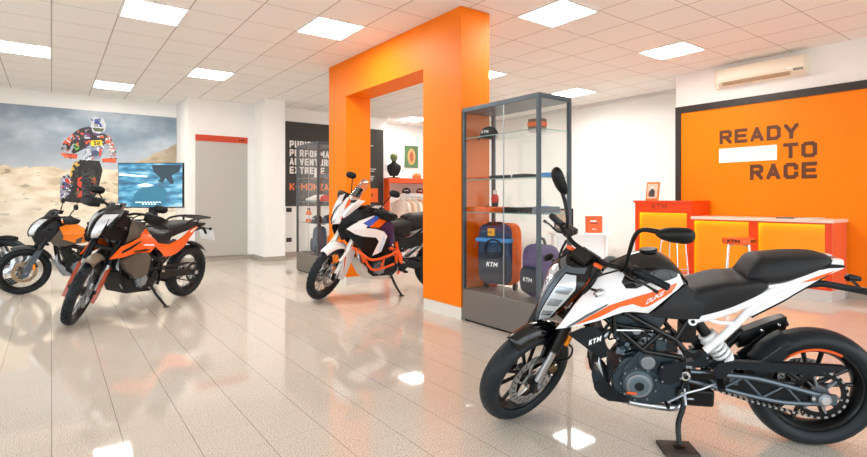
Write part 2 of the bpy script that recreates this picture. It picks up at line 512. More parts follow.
def make_rim(c, rim, w, kind, m, spm, n=5, stripe=None):
    mb = MB()
    hw = w*.36
    mb.lathe([(rim+.004, -hw), (rim+.004, -hw+.006), (rim-.012, -hw+.014), (rim-.024, -hw*.35), (rim-.024, hw*.35), (rim-.012, hw-.014), (rim+.004, hw-.006), (rim+.004, hw),
              (rim-.008, hw), (rim-.02, hw-.012), (rim-.034, hw*.3), (rim-.034, -hw*.3), (rim-.02, -hw+.012), (rim-.008, -hw)], c, m, seg=72, closed_prof=True)
    if stripe:
        for sd in (1, -1):
            mb.lathe([(rim-.014, sd*(hw+.0012)), (rim+.003, sd*(hw+.0012))], c, stripe, seg=24, a0=R_(46), a1=R_(120))
    mb.disc(c, .034, w*.95, m, seg=28, bev=.004)
    if kind == 'cast':
        for i in range(n):
            for dd in (-.17, .17):
                a = 2*PI*i/n+.3
                p0 = (c[0]+.026*math.cos(a+dd), c[1], c[2]+.026*math.sin(a+dd))
                p1 = (c[0]+(rim-.028)*math.cos(a+dd*1.35), c[1], c[2]+(rim-.028)*math.sin(a+dd*1.35))
                mb.tube([p0, [(q+s)/2 for q, s in zip(p0, p1)], p1], [.013, .010, .012], m, seg=8)
    else:
        mb.disc(c, .05, w*.55, m, seg=28, bev=.006)
        for i in range(36):
            a = 2*PI*i/36; sd = 1 if i % 2 else -1; tw = .35 if (i//2) % 2 else -.35
            mb.tube([(c[0]+.048*math.cos(a+tw), c[1]+sd*w*.26, c[2]+.048*math.sin(a+tw)), (c[0]+(rim-.03)*math.cos(a), c[1]+sd*w*.08, c[2]+(rim-.03)*math.sin(a))], .0022, spm, seg=5, caps=False)
    return mb
def arc(c, r, a0, a1, n, y):
    return [(c[0]+r*math.cos(R_(a0+(a1-a0)*i/n)), y, c[2]+r*math.sin(R_(a0+(a1-a0)*i/n))) for i in range(n+1)]
def fender_rows(c, r, a0, a1, n, hw, drop, tip=0.0):
    rows = []
    for i in range(n+1):
        q = i/n; a = R_(a0+(a1-a0)*q); w = hw*(1-tip*(1-q)**2*0.6 if tip else 1); row = []
        for k in range(9):
            t = -1+k/4; rr = r-drop*abs(t)**2.4
            row.append((c[0]+rr*math.cos(a), t*w, c[2]+rr*math.sin(a)))
        rows.append(row)
    return rows

def build_street_bike():
    root, inv = bike_root('naked_motorcycle', 'white and orange naked street motorcycle parked closest in the right foreground', (3.155, .998), (2.133, 2.132), 8)
    W = 1.452; ST = steer_fn(1.535, 25, STREET_STEER)
    STX = lambda p: ST(Vector(p)+Vector((.080, 0, 0))); STH = lambda p: ST(Vector(p)+Vector((.095, 0, -.008)))
    fc = (W, 0, .300); rc = (0, 0, .305)
    # ---- wheels
    ALLOY = mat('black_cast_wheel', '#08090a', 0.28, spec=.4)
    fw = make_rim(fc, .224, .105, 'cast', ALLOY, None, 5).map(ST).build('front_wheel', root)
    make_tyre(fc, .300, .224, .118, False, True).map(ST).build('tyre', fw)
    disc_brake(fc, .160, .114, .058, STEEL, .05).map(ST).build('brake_disc', fw, label='slotted silver front brake disc')
    rw = make_rim(rc, .222, .135, 'cast', ALLOY, None, 5, ORANGE_F).build('rear_wheel', root)
    make_tyre(rc, .306, .222, .152, False, True).build('tyre', rw)
    disc_brake(rc, .115, .082, -.085, STEEL, .045).build('brake_disc', rw)
    # rear sprocket with cut-outs
    mb = MB()
    mb.lathe([(.095, -.003), (.118, -.003), (.118, .003), (.095, .003)], (0, .088, .305), DARKMET, seg=48, closed_prof=True)
    for i in range(42):
        a = 2*PI*i/42; mb.box((.121*math.cos(a), .088, .305+.121*math.sin(a)), (.008, .005, .008), DARKMET, Matrix.Rotation(-a, 3, 'Y'))
    for i in range(6):
        a = 2*PI*i/6+.2; mb.bar((.03*math.cos(a), .088, .305+.03*math.sin(a)), (.1*math.cos(a), .088, .305+.1*math.sin(a)), .008, .02, ALU, (0, 1, 0))
    mb.disc((0, .088, .305), .042, .02, ALU, seg=24)
    mb.build('sprocket', rw)
    # ---- chain
    ch = MB(); fs = (.62, .088, .378); r1, r2 = .034, .121
    path = []
    for i in range(25): a = R_(84+(276-84)*i/24); path.append((r2*math.cos(a), .305+r2*math.sin(a)))
    low0 = path[-1]; low1 = (fs[0], fs[2]-r1)
    for i in range(1, 30): q = i/30; path.append((low0[0]+(low1[0]-low0[0])*q, low0[1]+(low1[1]-low0[1])*q-.016*math.sin(PI*q)))
    for i in range(9): a = R_(-90+180*i/8); path.append((fs[0]+r1*math.cos(a), fs[2]+r1*math.sin(a)))
    up0 = path[-1]; up1 = path[0]
    for i in range(1, 30): q = i/30; path.append((up0[0]+(up1[0]-up0[0])*q, up0[1]+(up1[1]-up0[1])*q))
    # resample into links
    tot = []; P = path+[path[0]]
    for a, b in zip(P, P[1:]):
        L = math.dist(a, b); k = max(1, round(L/.008))
        for j in range(k): tot.append((a[0]+(b[0]-a[0])*j/k, a[1]+(b[1]-a[1])*j/k))
    for i in range(0, len(tot)-1, 2):
        a, b = tot[i], tot[i+1]; odd = (i//2) % 2
        for sd in (-1, 1):
            yy = .088+sd*(.008 if odd else .0055)
            ch.bar((a[0]*1.35-b[0]*.35, yy, a[1]*1.35-b[1]*.35), (b[0]*1.35-a[0]*.35, yy, b[1]*1.35-a[1]*.35), .002, .011, STEEL if odd else DARKMET)
    ch.build('chain', root)
    # ---- swingarm (lattice, both sides)
    SWM = mat('swingarm_grey_alloy', '#59636b', 0.35, 0.8)
    mb = MB()
    for sd in (1, -1):
        y = sd*.122
        top = [(.635, .40), (.431, .392), (.29, .382), (.127, .345), (.03, .322), (-.045, .312)]
        bot = [(.635, .355), (.452, .318), (.309, .288), (.17, .268), (.03, .272), (-.045, .285)]
        mb.tube([(x, y, z) for x, z in top], .014, SWM, seg=8, sm=3); mb.tube([(x, y, z) for x, z in bot], .013, SWM, seg=8, sm=3)
        mb.skin(top+bot[::-1], lambda x, z: .118, DARKMET, sd, .01)
        for a, b in (((.60, .36), (.45, .39)), ((.45, .32), (.36, .385)), ((.36, .385), (.27, .285)), ((.27, .285), (.17, .355)), ((.17, .355), (.1, .275)), ((.55, .395), (.46, .32))):
            mb.tube([(a[0], y, a[1]), (b[0], y, b[1])], .007, SWM, seg=7)
        mb.box((0, sd*.126, .300), (.11, .02, .05), SWM)
        mb.disc((0, sd*.142, .302), .021, .022, CHROME, seg=6); mb.disc((0, sd*.138, .302), .03, .012, ALU, seg=24)
        mb.disc((.05, sd*.138, .305), .009, .012, CHROME, seg=6); mb.disc((.635, sd*.135, .384), .024, .03, CHROME, seg=24)
        mb.disc((.635, sd*.155, .384), .013, .012, DARKMET, seg=6)
    mb.bar((.6, -.12, .385), (.6, .12, .385), .05, .05, SWM)
    mb.bar((.40, -.12, .36), (.40, .12, .36), .04, .04, SWM)
    mb.build('swingarm', root, bevel=.002)
    # chain guard
    mb = MB()
    mb.skin([(.62, .432), (.461, .464), (.139, .472), (-.085, .470), (-.075, .452), (-.02, .436), (.136, .42), (.436, .428)], lambda x, z: .125, BLACK_M, 1, .03)
    mb.build('chain_guard', root)
    # rear hugger
    mb = MB(); mb.grid(fender_rows(rc, .322, 24, 62, 10, .08, .05), BLACK_M)
    mb.bar((.30, .09, .40), (.17, .095, .52), .012, .05, BLACK_M); mb.bar((.30, -.09, .40), (.17, -.095, .52), .012, .05, BLACK_M)
    mb.build('rear_hugger', root, solid=.005)
    # ---- frame: black trellis
    mb = MB(); FR = mat('black_frame_paint', '#08090a', 0.25, spec=.4)
    for sd in (1, -1):
        def yy(x): return sd*(.13 if x < .98 else .13-(x-.98)*.75)
        def T(pts, r=.0135): mb.tube([(x, yy(x) if len(p) == 0 else sd*p[0], z) for x, z, *p in pts], r, FR, seg=10)
        T([(1.09, .78, .03), (1.055, .675), (.831, .497), (.652, .475)], .014)
        T([(1.07, .86, .03), (.937, .704), (.681, .565), (.63, .50)], .015)
        T([(.839, .505), (.739, .614)], .012); T([(.985, .702), (.978, .59)], .011); T([(.681, .565), (.623, .684), (.60, .70)], .013)
        T([(.937, .704), (.76, .715), (.60, .69)], .013); T([(.652, .475), (.62, .40), (.64, .30), (.66, .26)], .016)
        T([(1.0, .63), (.80, .61)], .010)
        mb.disc((.63, sd*.14, .50), .019, .02, DARKMET, seg=20)
    mb.tube([(1.15, 0, .68), (1.05, 0, .90)], .03, FR, seg=16)
    mb.build('trellis_frame', root)
    # white rear subframe
    mb = MB(); WF = mat('white_subframe_paint', '#eceef0', 0.25, coat=0.4)
    for sd in (1, -1):
        def T(pts, r=.0135): mb.tube([(x, sd*y, z) for x, y, z in pts], r, WF, seg=10, sm=3)
        T([(.615, .135, .676), (.52, .135, .705), (.425, .132, .742), (.32, .125, .798), (.244, .115, .838), (.20, .10, .85)], .019)
        T([(.545, .135, .520), (.47, .135, .598), (.401, .132, .675), (.336, .127, .757), (.25, .117, .833)], .019)
        T([(.56, .13, .69), (.48, .13, .668), (.405, .13, .672)], .010)
        mb.disc((.612, sd*.137, .675), .021, .03, WF, seg=20); mb.disc((.612, sd*.150, .675), .010, .012, DARKMET, seg=6)
    mb.build('subframe', root, label='white tubular rear subframe')
    # ---- shock with white spring
    p0 = Vector((.585, .02, .665)); p1 = Vector((.425, .02, .45)); d = p1-p0
    mb = MB()
    mb.tube([p0, p0+d*.38], .027, BLACK, seg=18); mb.tube([p0+d*.3, p1], .012, STEEL, seg=12)
    mb.tube([p0+d*.36, p0+d*.42], .043, WF, seg=20); mb.tube([p0+d*.93, p1], .040, WF, seg=20)
    mb.tube([p0+d*.62, p0+d*.66], .03, AMBER, seg=18)
    sh = mb.build('shock_absorber', root)
    u = d.normalized(); a = u.orthogonal().normalized(); b = u.cross(a); pts = []
    for i in range(97):
        q = i/96; w = q*2*PI*5.5; pts.append(p0+d*(.42+.52*q)+(a*math.cos(w)+b*math.sin(w))*.041)
    MB().tube(pts, .0085, WF, seg=8).map(lambda p: p+Vector((0, .06, 0))).build('coil_spring', sh, label='white coil spring')
    for o in (sh,):
        for v in o.data.vertices: v.co.y += .06
    # ---- engine
    mb = MB()
    mb.prism([(.60, .30), (.63, .42), (.70, .47), (.80, .50), (.93, .44), (.985, .36), (.98, .26), (.93, .215), (.78, .205), (.66, .23)], -.13, .12, ENGINE)
    ax = Vector((.22, 0, .62)).normalized()
    def cyl(c, sx, sy, h): # cylinder slab stack along ax
        M = Matrix.Rotation(math.atan2(ax.x, ax.z), 3, 'Y'); mb.box(c, (sx, sy, h), ENGINE, M)
    c0 = Vector((.86, 0, .44))
    for i in range(7): cyl(c0+ax*(.015+.016*i), .135 if i % 2 else .115, .17 if i % 2 else .15, .012)
    cyl(c0+ax*.155, .15, .19, .06); cyl(c0+ax*.215, .13, .20, .06); cyl(c0+ax*.26, .10, .16, .03)
    mb.disc((.93, .105, .56), .03, .02, ENGINE_D, seg=20)
    eng = mb.build('engine', root, bevel=.008)
    mb = MB()
    COV = mat('engine_cover_grey', '#62737e', .4, .45); BOLT = mat('steel_bolt', '#8a9299', .4, .8)
    for r, y0, m_ in ((.088, .135, ENGINE), (.074, .155, COV), (.066, .168, ALU), (.052, .172, COV), (.026, .178, ENGINE_D)):
        mb.lathe([(1e-4, .03), (r-.006, .03), (r, .022), (r+.004, -.03)], (.858, y0-.03, .322), m_, seg=40)
    for i in range(9):
        w = 2*PI*i/9; mb.disc((.858+.088*math.cos(w), .142, .322+.088*math.sin(w)), .006, .02, BOLT, seg=6)
    mb.lathe([(1e-4, .03), (.033, .03), (.038, .022), (.042, -.04)], (.818, .135, .447), ALU, seg=32)
    mb.prism([(.80, .40), (.76, .46), (.78, .49), (.86, .49), (.9, .44), (.93, .40), (.93, .25), (.88, .23), (.75, .25), (.74, .36)], .08, .13, ENGINE)
    mb.box((.895, .174, .285), (.05, .004, .012), ORANGE_F)
    mb.build('alternator_cover', eng, bevel=.003)
    # right side cover and details
    mb = MB()
    mb.lathe([(1e-4, .03), (.10, .03), (.11, .02), (.115, -.03)], (.80, -.14, .33), ENGINE, axis=(0, -1, 0), seg=36)
    mb.build('clutch_cover', eng)
    # sprocket cover
    mb = MB()
    mb.skin([(.764, .404), (.744, .441), (.651, .459), (.60, .47), (.565, .515), (.53, .50), (.529, .455), (.56, .44), (.65, .424), (.653, .365), (.709, .331), (.751, .34)], lambda x, z: .155, BLACK_M, 1, .05, .05)
    mb.text('EXC', lambda x, y: (.635-x, .1565, .432+y), .012, mat('pale_grey_lettering', '#b9c0c6', .5))
    for x, z in ((.75, .43), (.745, .35), (.66, .375), (.54, .49)): mb.disc((x, .157, z), .006, .01, BOLT, seg=6)
    mb.build('sprocket_cover', root, bevel=.003)
    # airbox and side details behind the frame
    mb = MB()
    mb.prism([(.99, .60), (.97, .69), (.80, .70), (.72, .66), (.74, .61), (.9, .575)], -.09, .09, mat('airbox_plastic', '#3a4249', 0.5))
    mb.build('airbox', root, bevel=.01)
    mb = MB()
    mb.tube([(.975, .13, .603), (.78, .13, .612)], .006, CHROME, seg=8)
    for a in ([(.94, .06, .50), (1.0, .09, .47), (1.03, .07, .55), (.98, .05, .63)], [(.80, .09, .52), (.78, .11, .56), (.74, .1, .60), (.70, .08, .62)], [(.88, .1, .55), (.83, .12, .58), (.79, .1, .56)], [(.95, .11, .40), (1.0, .12, .34), (.99, .12, .27), (.90, .13, .22)]):
        mb.tube(a, .009, BLACK, seg=8, sm=4)
    mb.box((.80, .09, .565), (.07, .05, .045), ALU); mb.box((.75, .1, .53), (.05, .05, .05), ENGINE); mb.disc((.87, .11, .60), .02, .03, ALU, seg=18)
    mb.box((.70, .09, .52), (.06, .06, .05), ENGINE_D); mb.box((.62, .08, .60), (.07, .08, .1), BLACK)
    for x, z in ((.9, .5), (.93, .47), (.87, .47), (.96, .55), (.84, .53), (.80, .49), (.945, .43)): mb.disc((x, .10, z), .006, .03, BOLT, seg=6)
    rg = random.Random(11)
    for i in range(26):
        x, z = rg.uniform(.70, 1.0), rg.uniform(.45, .62); m_ = rg.choice([ENGINE, ALU, BLACK, DARKMET, COV])
        if i % 2: mb.box((x, .085+.03*rg.random(), z), (.015+.03*rg.random(), .02, .012+.025*rg.random()), m_, Matrix.Rotation(rg.uniform(0, PI), 3, 'Y'))
        else: mb.disc((x, .10, z), .006+.010*rg.random(), .03, m_, seg=12)
    for i in range(5):
        x, z = rg.uniform(.78, .98), rg.uniform(.46, .58); mb.tube([(x, .08, z), (x+.03, .12, z+.03*rg.uniform(-1, 1)), (x+.06*rg.uniform(-1, 1), .11, z+.07), (x+.08*rg.uniform(-1, 1), .06, z+.1)], .005, BLACK, seg=6, sm=4)
    mb.build('throttle_body_and_hoses', root, bevel=.004)
    # radiator and its shrouds
    mb = MB(); mb.prism([(1.06, .42), (1.03, .60), (1.065, .605), (1.095, .425)], -.13, .13, BLACK)
    for i in range(14): mb.box((1.085-.0022*i*1.0, 0, .435+.012*i), (.02, .24, .003), ALU)
    mb.build('radiator', root)
    for sd in (1, -1):
        mb = MB(); yf = lambda x, z: .168+.10*(x-1.02)-.3*max(0, .50-z)
        mb.skin([(1.215, .590), (1.15, .622), (1.085, .636), (1.045, .60), (1.019, .515), (1.019, .468), (1.045, .455), (1.133, .526)], yf, BLACK_M, sd, .012)
        if sd > 0:
            mb.text('KTM', lambda x, y: (1.112-x*.93, yf(1.112-x*.93, .53)+.006, .535+y+x*.40), .027, WHITE_G, t=.24, slant=.12)
        mb.build('radiator_shroud', root)
    # belly pan, header and muffler
    for sd in (1, -1):
        mb = MB(); yf = lambda x, z: .12+.03*max(0, 1-abs(z-.32)/.1)-.12*max(0, x-1.0)
        mb.skin([(1.118, .443), (1.085, .405), (1.09, .347), (1.075, .27), (1.045, .225), (1.0, .204), (.893, .202), (.972, .276), (1.028, .339), (1.065, .372)], yf, BLACK_M, sd, .012)
        mb.build('belly_pan', root)
    mb = MB(); mb.tube([(.98, .02, .56), (1.05, .05, .50), (1.062, .09, .43), (1.03, .09, .32), (.98, .06, .22), (.91, .07, .188), (.77, .10, .185), (.66, .11, .195), (.60, .02, .22)], .019, STEEL, seg=12, sm=4)
    mb.box((.58, 0, .235), (.22, .17, .10), BLACK)
    mb.tube([(.50, -.1, .26), (.36, -.15, .42), (.27, -.155, .53)], .022, DARKMET, seg=12, sm=3)
    mb.build('exhaust_pipe', root, bevel=.02)
    mb = MB()
    mb.loft([[(x, -.16+yy*s, z+zz*s) for yy, zz in ((-.045, -.045), (.045, -.05), (.055, .0), (.045, .05), (-.045, .045), (-.055, 0))] for x, z, s in ((.30, .465, .7), (.27, .49, .9), (.13, .56, .85), (.085, .58, .75), (.07, .585, .7))], BLACK)
    mb.lathe([(.012, .0), (.016, .012), (.024, .012), (.024, -.02)], (.068, -.16, .578), DARKMET, axis=(-.9, 0, .4), seg=16)
    for x, z in ((.12, .605), (.2, .57)): mb.disc((x, -.10, z-.02), .008, .02, CHROME, seg=6)
    mb.build('muffler', root, bevel=.008)
    # ---- foot pegs, shift lever, heel guards
    for sd in (1, -1):
        mb = MB()
        mb.skin([(.50, .47), (.46, .485), (.40, .497), (.43, .45), (.463, .41), (.492, .395), (.52, .42)], lambda x, z: .185, BLACK_M, sd, .008)
        mb.bar((.60, sd*.13, .37), (.47, sd*.165, .41), .012, .03, BLACK); mb.bar((.47, sd*.165, .43), (.46, sd*.16, .38), .012, .03, BLACK)
        hg = mb.build('footpeg_bracket', root)
        mb = MB(); mb.bar((.475, sd*.15, .385), (.50, sd*.255, .375), .035, .016, DARKMET); mb.bar((.475, sd*.15, .385), (.475, sd*.19, .36), .012, .012, STEEL)
        mb.build('footpeg', hg, bevel=.003)
    mb = MB(); mb.tube([(.64, .17, .30), (.70, .18, .268), (.73, .18, .25)], .007, ALU, seg=8); mb.tube([(.73, .175, .25), (.73, .225, .25)], .009, BLACK, seg=10); mb.tube([(.64, .165, .30), (.56, .165, .33), (.50, .16, .36)], .006, STEEL, seg=8)
    mb.build('shift_lever', root)
    # side stand down to the board
    foot = inv @ Vector((2.528, 1.338, .022)); piv = Vector((.645, .125, .285))
    k = foot-piv
    mb = MB(); mb.tube([piv, piv+k*.25+Vector((-.012, 0, 0)), piv+k*.6+Vector((.01, 0, 0)), foot+Vector((0, 0, .008))], [.017, .014, .013, .012], BLACK, seg=12, sm=3)
    mb.disc(foot+Vector((0, 0, .004)), .028, .008, BLACK, axis=tuple(inv.to_3x3() @ Vector((0, 0, 1))), seg=20)
    mb.box(piv, (.05, .03, .05), BLACK); mb.disc(piv+Vector((0, .02, 0)), .014, .012, CHROME, seg=6)
    mb.tube([piv+Vector((-.01, .015, .03)), piv+k*.22+Vector((-.02, .012, 0))], .006, STEEL, seg=8)
    mb.tube([piv+k*.12, piv+k*.2+Vector((-.05, .03, .04))], .006, STEEL, seg=8)
    mb.build('side_stand', root)
    # ---- fuel tank (black centre) and white shrouds
    mb = MB()
    mb.halfloft([(.625, [(.075, .72), (.10, .80), (.085, .86), (0, .868)]), (.69, [(.10, .72), (.128, .82), (.10, .93), (0, .955)]), (.77, [(.12, .70), (.15, .83), (.115, .96), (0, 1.0)]),
                 (.86, [(.12, .70), (.165, .83), (.12, .945), (0, .995)]), (.95, [(.10, .72), (.16, .83), (.11, .915), (0, .955)]), (1.03, [(.06, .76), (.12, .85), (.08, .895), (0, .915)])], BLACK_G)
    tank = mb.build('fuel_tank', root)
    mb = MB(); mb.disc((.80, 0, 1.0), .045, .016, DARKMET, axis=(.1, 0, 1), seg=28, bev=.003); mb.build('filler_cap', tank)
    def ysh(x, z):
        xs = [(.62, .135), (.70, .150), (.80, .172), (.92, .190), (1.05, .198), (1.15, .185), (1.28, .155)]
        y = xs[0][1] if x < xs[0][0] else xs[-1][1]
        for (a, b), (c, d) in zip(xs, xs[1:]):
            if a <= x <= c: y = b+(d-b)*(x-a)/(c-a)
        zr = .84-.55*max(0, x-.9)
        if z > zr: y -= .9*(z-zr)**1.15
        if z < zr-.08: y -= .35*(zr-.08-z)
        return y
    SH = [(1.275, .604), (1.191, .628), (1.09, .666), (.997, .706), (.945, .723), (.90, .722), (.824, .712), (.769, .767), (.72, .81), (.658, .862), (.672, .905), (.72, .905), (.753, .900), (.84, .862), (.885, .845), (.935, .842), (.955, .868), (.93, .918), (.96, .94), (.991, .943), (1.023, .918), (1.06, .88), (1.096, .841), (1.181, .738)]
    OR = [(1.186, .638), (1.11, .695), (1.02, .757), (.936, .789), (.875, .809), (.812, .828), (.686, .868), (.70, .845), (.72, .82), (.83, .753), (.856, .749), (.904, .767), (.966, .75), (1.083, .684)]
    GREY_ST = mat('grey_decal', '#5d666e', .3)
    for sd in (1, -1):
        mb = MB(); mb.skin(SH, ysh, WHITE_G, sd, .010, .022)
        s = mb.build('tank_shroud', root, label='white tank shroud with orange flash')
        mb = MB(); mb.skin(OR, ysh, ORANGE_G, sd, .001, .022, .0016)
        mb.skin([(1.225, .622), (1.13, .70), (1.03, .765), (1.02, .762), (1.12, .69), (1.21, .622)], ysh, GREY_ST, sd, .001, .02, .0017)
        if sd > 0:
            mb.text('DUKE', lambda x, y: (.842-x*.86-y*.0, ysh(.842-x*.86, .762+y+x*.52)+.0035, .764+y*.95+x*.50), .023, WHITE_G, t=.2, wd=.95, gap=.12, slant=.5)
        mb.build('decal', s)
        mb = MB(); mb.skin([(.88, .842), (.965, .835), (.93, .915), (.90, .88)], lambda x, z: ysh(x, z)-.012, BLACK, sd, .01, .03)
        mb.build('shroud_vent', s)
    # ---- seat and pillion pad
    mb = MB()
    mb.halfloft([(.675, [(.128, .735), (.136, .78), (.10, .812), (0, .820)]), (.63, [(.142, .690), (.146, .755), (.115, .815), (0, .824)]), (.55, [(.142, .690), (.150, .770), (.125, .842), (0, .850)]),
                 (.46, [(.140, .722), (.152, .805), (.135, .868), (0, .876)]), (.38, [(.135, .762), (.148, .832), (.130, .876), (0, .882)]), (.32, [(.130, .795), (.140, .85), (.120, .888), (0, .90)]), (.28, [(.12, .835), (.128, .862), (.11, .875), (0, .88)])], SEAT, n=5, k=4)
    for sd in (1, -1): mb.skin([(.822, .706), (.765, .757), (.70, .815), (.642, .850), (.57, .81), (.56, .74), (.585, .690), (.70, .690)], lambda x, z: .155-.45*max(0, z-.76)+.03*min(1, max(0, (x-.6)/.2)), SEAT, sd, .02)
    mb.build('rider_seat', root, sharp=60)
    mb = MB()
    mb.halfloft([(.36, [(.085, .875), (.095, .89), (.07, .905), (0, .91)]), (.31, [(.112, .875), (.122, .91), (.085, .972), (0, .985)]), (.235, [(.118, .878), (.125, .915), (.09, .985), (0, 1.0)]),
                 (.13, [(.108, .905), (.116, .935), (.09, .995), (0, 1.01)]), (.03, [(.09, .945), (.098, .965), (.075, 1.0), (0, 1.01)]), (-.02, [(.06, .965), (.068, .975), (.05, .99), (0, .997)])], SEAT, n=4, k=4)
    mb.build('pillion_pad', root, sharp=60)
    # tail fairing
    for sd in (1, -1):
        yt = lambda x, z: .118-.05*max(0, .2-x)/.25+.0*z
        mb = MB()
        mb.skin([(.27, .862), (.19, .879), (-.012, .956), (-.022, .988), (-.069, .984), (-.075, .943), (-.001, .912), (.16, .815), (.34, .700), (.345, .735), (.26, .81)], yt, WHITE_G, sd, .03, .03)
        t = mb.build('tail_panel', root)
        mb = MB(); mb.skin([(.128, .876), (.054, .905), (-.036, .934), (.01, .905), (.053, .886)], yt, ORANGE_G, sd, .001, .03, .0016)
        mb.skin([(.335, .694), (.16, .808), (-.001, .906), (-.001, .914), (.16, .817), (.338, .703)], yt, BLACK, sd, .01, .03, .0016)
        mb.build('decal', t)
    mb = MB(); mb.prism([(.30, .80), (.25, .865), (.0, .945), (-.07, .95), (-.07, .96), (-.02, .965), (.26, .89), (.33, .86)], -.085, .085, BLACK)
    mb.box((-.065, 0, .965), (.02, .10, .03), mat('red_tail_lamp', '#8c1210', .2, coat=.5))
    mb.build('tail_light', root, bevel=.004)
    # licence plate carrier with indicators
    mb = MB()
    mb.tube([(.10, 0, .82), (.0, 0, .845), (-.10, 0, .832), (-.26, 0, .800), (-.34, 0, .77)], [.016, .018, .017, .017, .015], BLACK_M, seg=10, sm=3)
    mb.box((-.37, 0, .70), (.008, .18, .16), BLACK_M, Matrix.Rotation(R_(20), 3, 'Y'))
    pc = mb.build('plate_carrier', root)
    for sd in (1, -1):
        mb = MB(); mb.tube([(-.19, sd*.01, .825), (-.185, sd*.07, .845)], .007, BLACK, seg=8)
        mb.lathe([(1e-4, -.05), (.012, -.045), (.019, -.01), (.02, .015), (1e-4, .03)], (-.19, sd*.095, .852), BLACK, axis=(1, 0, .1), seg=16)
        mb.build('indicator', pc)
    # ================= steered front end
    def fork_x(z): return W+.014-(z-.293)*math.tan(R_(25))
    for sd in (1, -1):
        mb = MB(); y = sd*.097
        mb.tube([(fork_x(.30), y, .30), (fork_x(.53), y, .53)], .021, STEEL, seg=16)
        mb.tube([(fork_x(.505), y, .505), (fork_x(.60), y, .60), (fork_x(.97), y, .97)], [.029, .027, .027], BLACK, seg=16)
        mb.tube([(fork_x(.50), y, .50), (fork_x(.512), y, .512)], .033, BLACK_G, seg=16)
        mb.box((fork_x(.295), y, .295), (.05, .036, .075), BLACK); mb.disc((W, sd*.12, .293), .018, .012, ALU, seg=6)
        mb.disc((fork_x(.975), y, .975), .024, .02, ORANGE_F, axis=(-.42, 0, .9), seg=20)
        mb.map(ST).build('fork_leg', root, bevel=.003)
    for z, hh in ((.66, .035), (.925, .03)):
        mb = MB(); mb.box((fork_x(z)-.025, 0, z+.01), (.075, .25, hh), BLACK, Matrix.Rotation(R_(-25), 3, 'Y'))
        mb.map(ST).build('fork_yoke', root, bevel=.008)
    # caliper + hose
    mb = MB(); mb.box((1.262, .062, .352), (.075, .05, .095), BLACK, Matrix.Rotation(R_(30), 3, 'Y')); mb.box((1.262, .092, .352), (.05, .014, .06), mat('caliper_dark_gold', '#6b5630', .4, .7), Matrix.Rotation(R_(30), 3, 'Y'))
    for z in (.32, .385): mb.disc((1.262-.3*(z-.352), .10, z), .010, .012, CHROME, seg=6)
    mb.map(STX).build('brake_caliper', root, bevel=.006)
    mb = MB(); mb.tube([(1.255, .08, .40), (1.20, .13, .43), (1.185, .135, .50), (1.23, .11, .58), (1.15, .09, .75), (1.08, .1, .93)], .006, BLACK, seg=7, sm=5)
    mb.tube([(1.07, .12, .97), (1.12, .10, .88), (1.08, .07, .78), (1.02, .06, .72)], .007, BLACK, seg=7, sm=5)
    mb.tube([(1.05, -.15, .99), (1.14, -.10, .93), (1.12, -.05, .80), (1.04, -.06, .72)], .007, BLACK, seg=7, sm=5)
    mb.tube([(1.03, .2, 1.0), (1.13, .14, .95), (1.10, .1, .84)], .005, BLACK, seg=7, sm=5)
    mb.map(STX).build('control_cables', root)
    # front fender
    mb = MB(); rows = fender_rows(fc, .338, 64, 146, 18, .066, .05, .3); mb.grid(rows, BLACK_G)
    for sd in (1, -1):
        mb.skin([(fork_x(.45)+.045, .455), (fork_x(.56)+.06, .585), (fork_x(.58)-.045, .60), (fork_x(.44)-.035, .44)], lambda x, z: .073, BLACK_G, sd, .004, .05)
    mb.map(ST).build('front_fender', root, solid=.004)
    # fender reflector / amber marker
    for sd in (1, -1):
        mb = MB(); mb.box((fork_x(.57)-.035, sd*.13, .575), (.022, .016, .075), AMBER, Matrix.Rotation(R_(-25), 3, 'Y')); mb.map(ST).build('amber_reflector', root, bevel=.003)
    # headlight
    HC = mat('headlamp_cowl_black', '#070708', .2, spec=.4); GREYB = mat('headlamp_grey_bar', '#59626a', .35, .5)
    def ridge(q): # bottom -> top of the mask centre line
        return smooth_line([(1.330, .675), (1.328, .74), (1.290, .83), (1.235, .91), (1.155, .965)], 6)[int(q*24)]
    mb = MB(); rows = []
    for i in range(25):
        q = i/24; x, z = ridge(q)
        hw = smooth_line([(.024,), (.06,), (.098,), (.115,), (.08,)], 6)[i][0]
        row = []
        for k in range(-6, 7):
            t = k/6; row.append((x-.085*abs(t)**1.7-.0*t, hw*t, z+.015*abs(t)*(q-.3)))
        rows.append(row)
    mb.grid(rows, HC)
    rows2 = [[(r[0][0]-.085-.03*math.sin(PI*i/24), r[0][1]*.82, r[0][2]+.012), (r[6][0]-.15, 0, r[6][2]), (r[12][0]-.085-.03*math.sin(PI*i/24), r[12][1]*.82, r[12][2]+.012)] for i, r in enumerate(rows)]
    mb.grid([[a[0], b[0]] for a, b in zip(rows, rows2)], HC); mb.grid([[a[12], b[2]] for a, b in zip(rows, rows2)], HC); mb.grid(rows2, HC)
    mb.add(rows[-1]+rows2[-1], [tuple(range(13))+(15, 14, 13)], HC); mb.add(rows[0]+rows2[0], [tuple(range(13))+(15, 14, 13)], HC)
    hl = mb.map(STH).build('headlight', root)
    def hp(q, t, off=.003):
        i = q*24; i0 = min(23, int(i)); f = i-i0; x = Vector(rows[i0][6]).lerp(Vector(rows[i0+1][6]), f)
        e = Vector(rows[i0][12]).lerp(Vector(rows[i0+1][12]), f)
        return Vector((x.x-.085*abs(t)**1.7+off, e.y*t, x.z+(e.z-x.z)*abs(t)))
